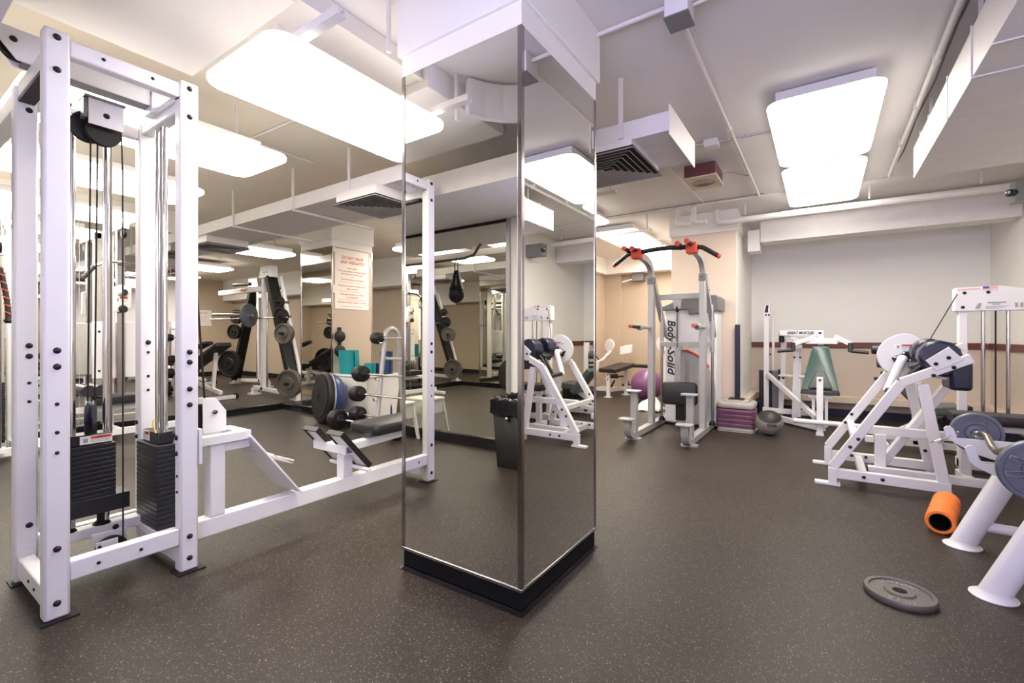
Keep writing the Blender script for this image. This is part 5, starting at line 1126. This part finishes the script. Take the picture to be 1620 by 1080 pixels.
# ================================================================== lat machine by the left mirror, seen through the cable machine
Q = thing('lat_machine', 'white lat pulldown machine with bent bar seen between the tower posts', 'gym machine', (-5.95, 1.7, 0))
build('base_rail', MB().box(-5.98, -5.92, 1.05, 2.30, .05, .115), M_WHITE, Q, bevel=.004)
build('mid_rail', MB().box(-5.98, -5.92, 1.10, 1.95, .305, .36), M_WHITE, Q, bevel=.004)
for y in (1.08, 2.27): build('cross_foot', MB().box(-6.2, -5.7, y - .03, y + .03, 0, .05), M_WHITE, Q, bevel=.004)
build('mast', MB().box(-6.33, -6.27, 1.62, 1.69, .05, 2.2), M_WHITE, Q, bevel=.004); build('mast_foot', MB().box(-6.33, -5.98, 1.63, 1.68, .05, .11), M_WHITE, Q, bevel=.004)
build('top_arm', MB().beam((-6.33, 1.655, 2.17), (-5.80, 1.655, 2.17), .06, .07), M_WHITE, Q, bevel=.004)
pulley(Q, (-5.86, 1.655, 2.10), BY, .055); build('pull_cable', MB().cyl((-5.90, 1.655, 1.83), (-5.90, 1.655, 2.1), .005, 8), M_BLACK, Q)
lbx = build('pull_bar', MB().tube([(-5.9, 1.36, 1.62), (-5.9, 1.44, 1.74), (-5.9, 1.55, 1.80), (-5.9, 1.76, 1.80), (-5.9, 1.87, 1.74), (-5.9, 1.95, 1.62)], .016, 12), M_CHROME, Q)
for y0, y1 in ((1.36, 1.44), (1.95, 1.87)): build('bar_grip', MB().cyl((-5.9, y0, 1.62), (-5.9, y1, 1.74), .021, 12), M_VINYL, lbx)
hdq = build('press_head', MB().prism([(-5.93, 1.60, 1.30), (-5.93, 1.70, 1.30), (-5.93, 1.74, 1.36), (-5.93, 1.74, 1.56), (-5.93, 1.66, 1.58), (-5.93, 1.60, 1.55)], (-.06, 0, 0)), M_WHITE, Q, bevel=.004)
warning_label(hdq, (-5.929, 1.66, 1.425), BY, BZ, .10, .08)
build('head_knob', MB().lathe([(.03, 0), (.035, .02), (.03, .04)], (-5.93, 1.67, 1.50), BX, 14), M_BLACK, hdq); build('head_roller', MB().cyl((-5.90, 1.62, 1.50), (-5.90, 1.66, 1.50), .028, 14), M_WHITE, hdq)
build('head_bumper', MB().lathe([(.03, 0), (.04, .02), (.03, .05)], (-5.93, 1.665, 1.33), BX, 14), M_BLACK, hdq)
for y in (1.66,): build('slide_post', MB().box(-6.02, -5.97, 1.63, 1.70, .36, 2.13), M_STEEL, Q, bevel=.004)
build('back_board', MB().box(-6.12, -6.08, 1.47, 1.90, .62, 1.20), M_WHITE, Q, bevel=.006)
build('board_strut', MB().box(-6.08, -6.02, 1.63, 1.70, .62, .70), M_WHITE, Q)
build('back_pad', MB().obox((-5.99, 1.56, .92), (BX, BY, BZ), (.03, .02, .16)), M_VINYL, Q, bevel=.01)
build('seat_pad', MB().obox((-5.95, 1.62, .42), (BX, BY, BZ), (.15, .20, .04)), M_VINYL, Q, bevel=.014); build('seat_rail', MB().box(-5.97, -5.93, 1.45, 1.8, .36, .38), M_WHITE, Q)
for y in (1.36, 1.46): build('thigh_roller', MB().cyl((-6.10, y, .53), (-5.75, y, .53), .055, 18), M_VINYL, Q)
build('roller_post', MB().box(-5.98, -5.93, 1.385, 1.435, .36, .55), M_WHITE, Q, bevel=.003)
for (y, z) in ((1.52, .7), (1.85, .7), (1.52, 1.1), (1.85, 1.1)): bolts(Q, [(-6.08, y, z)], '+x')
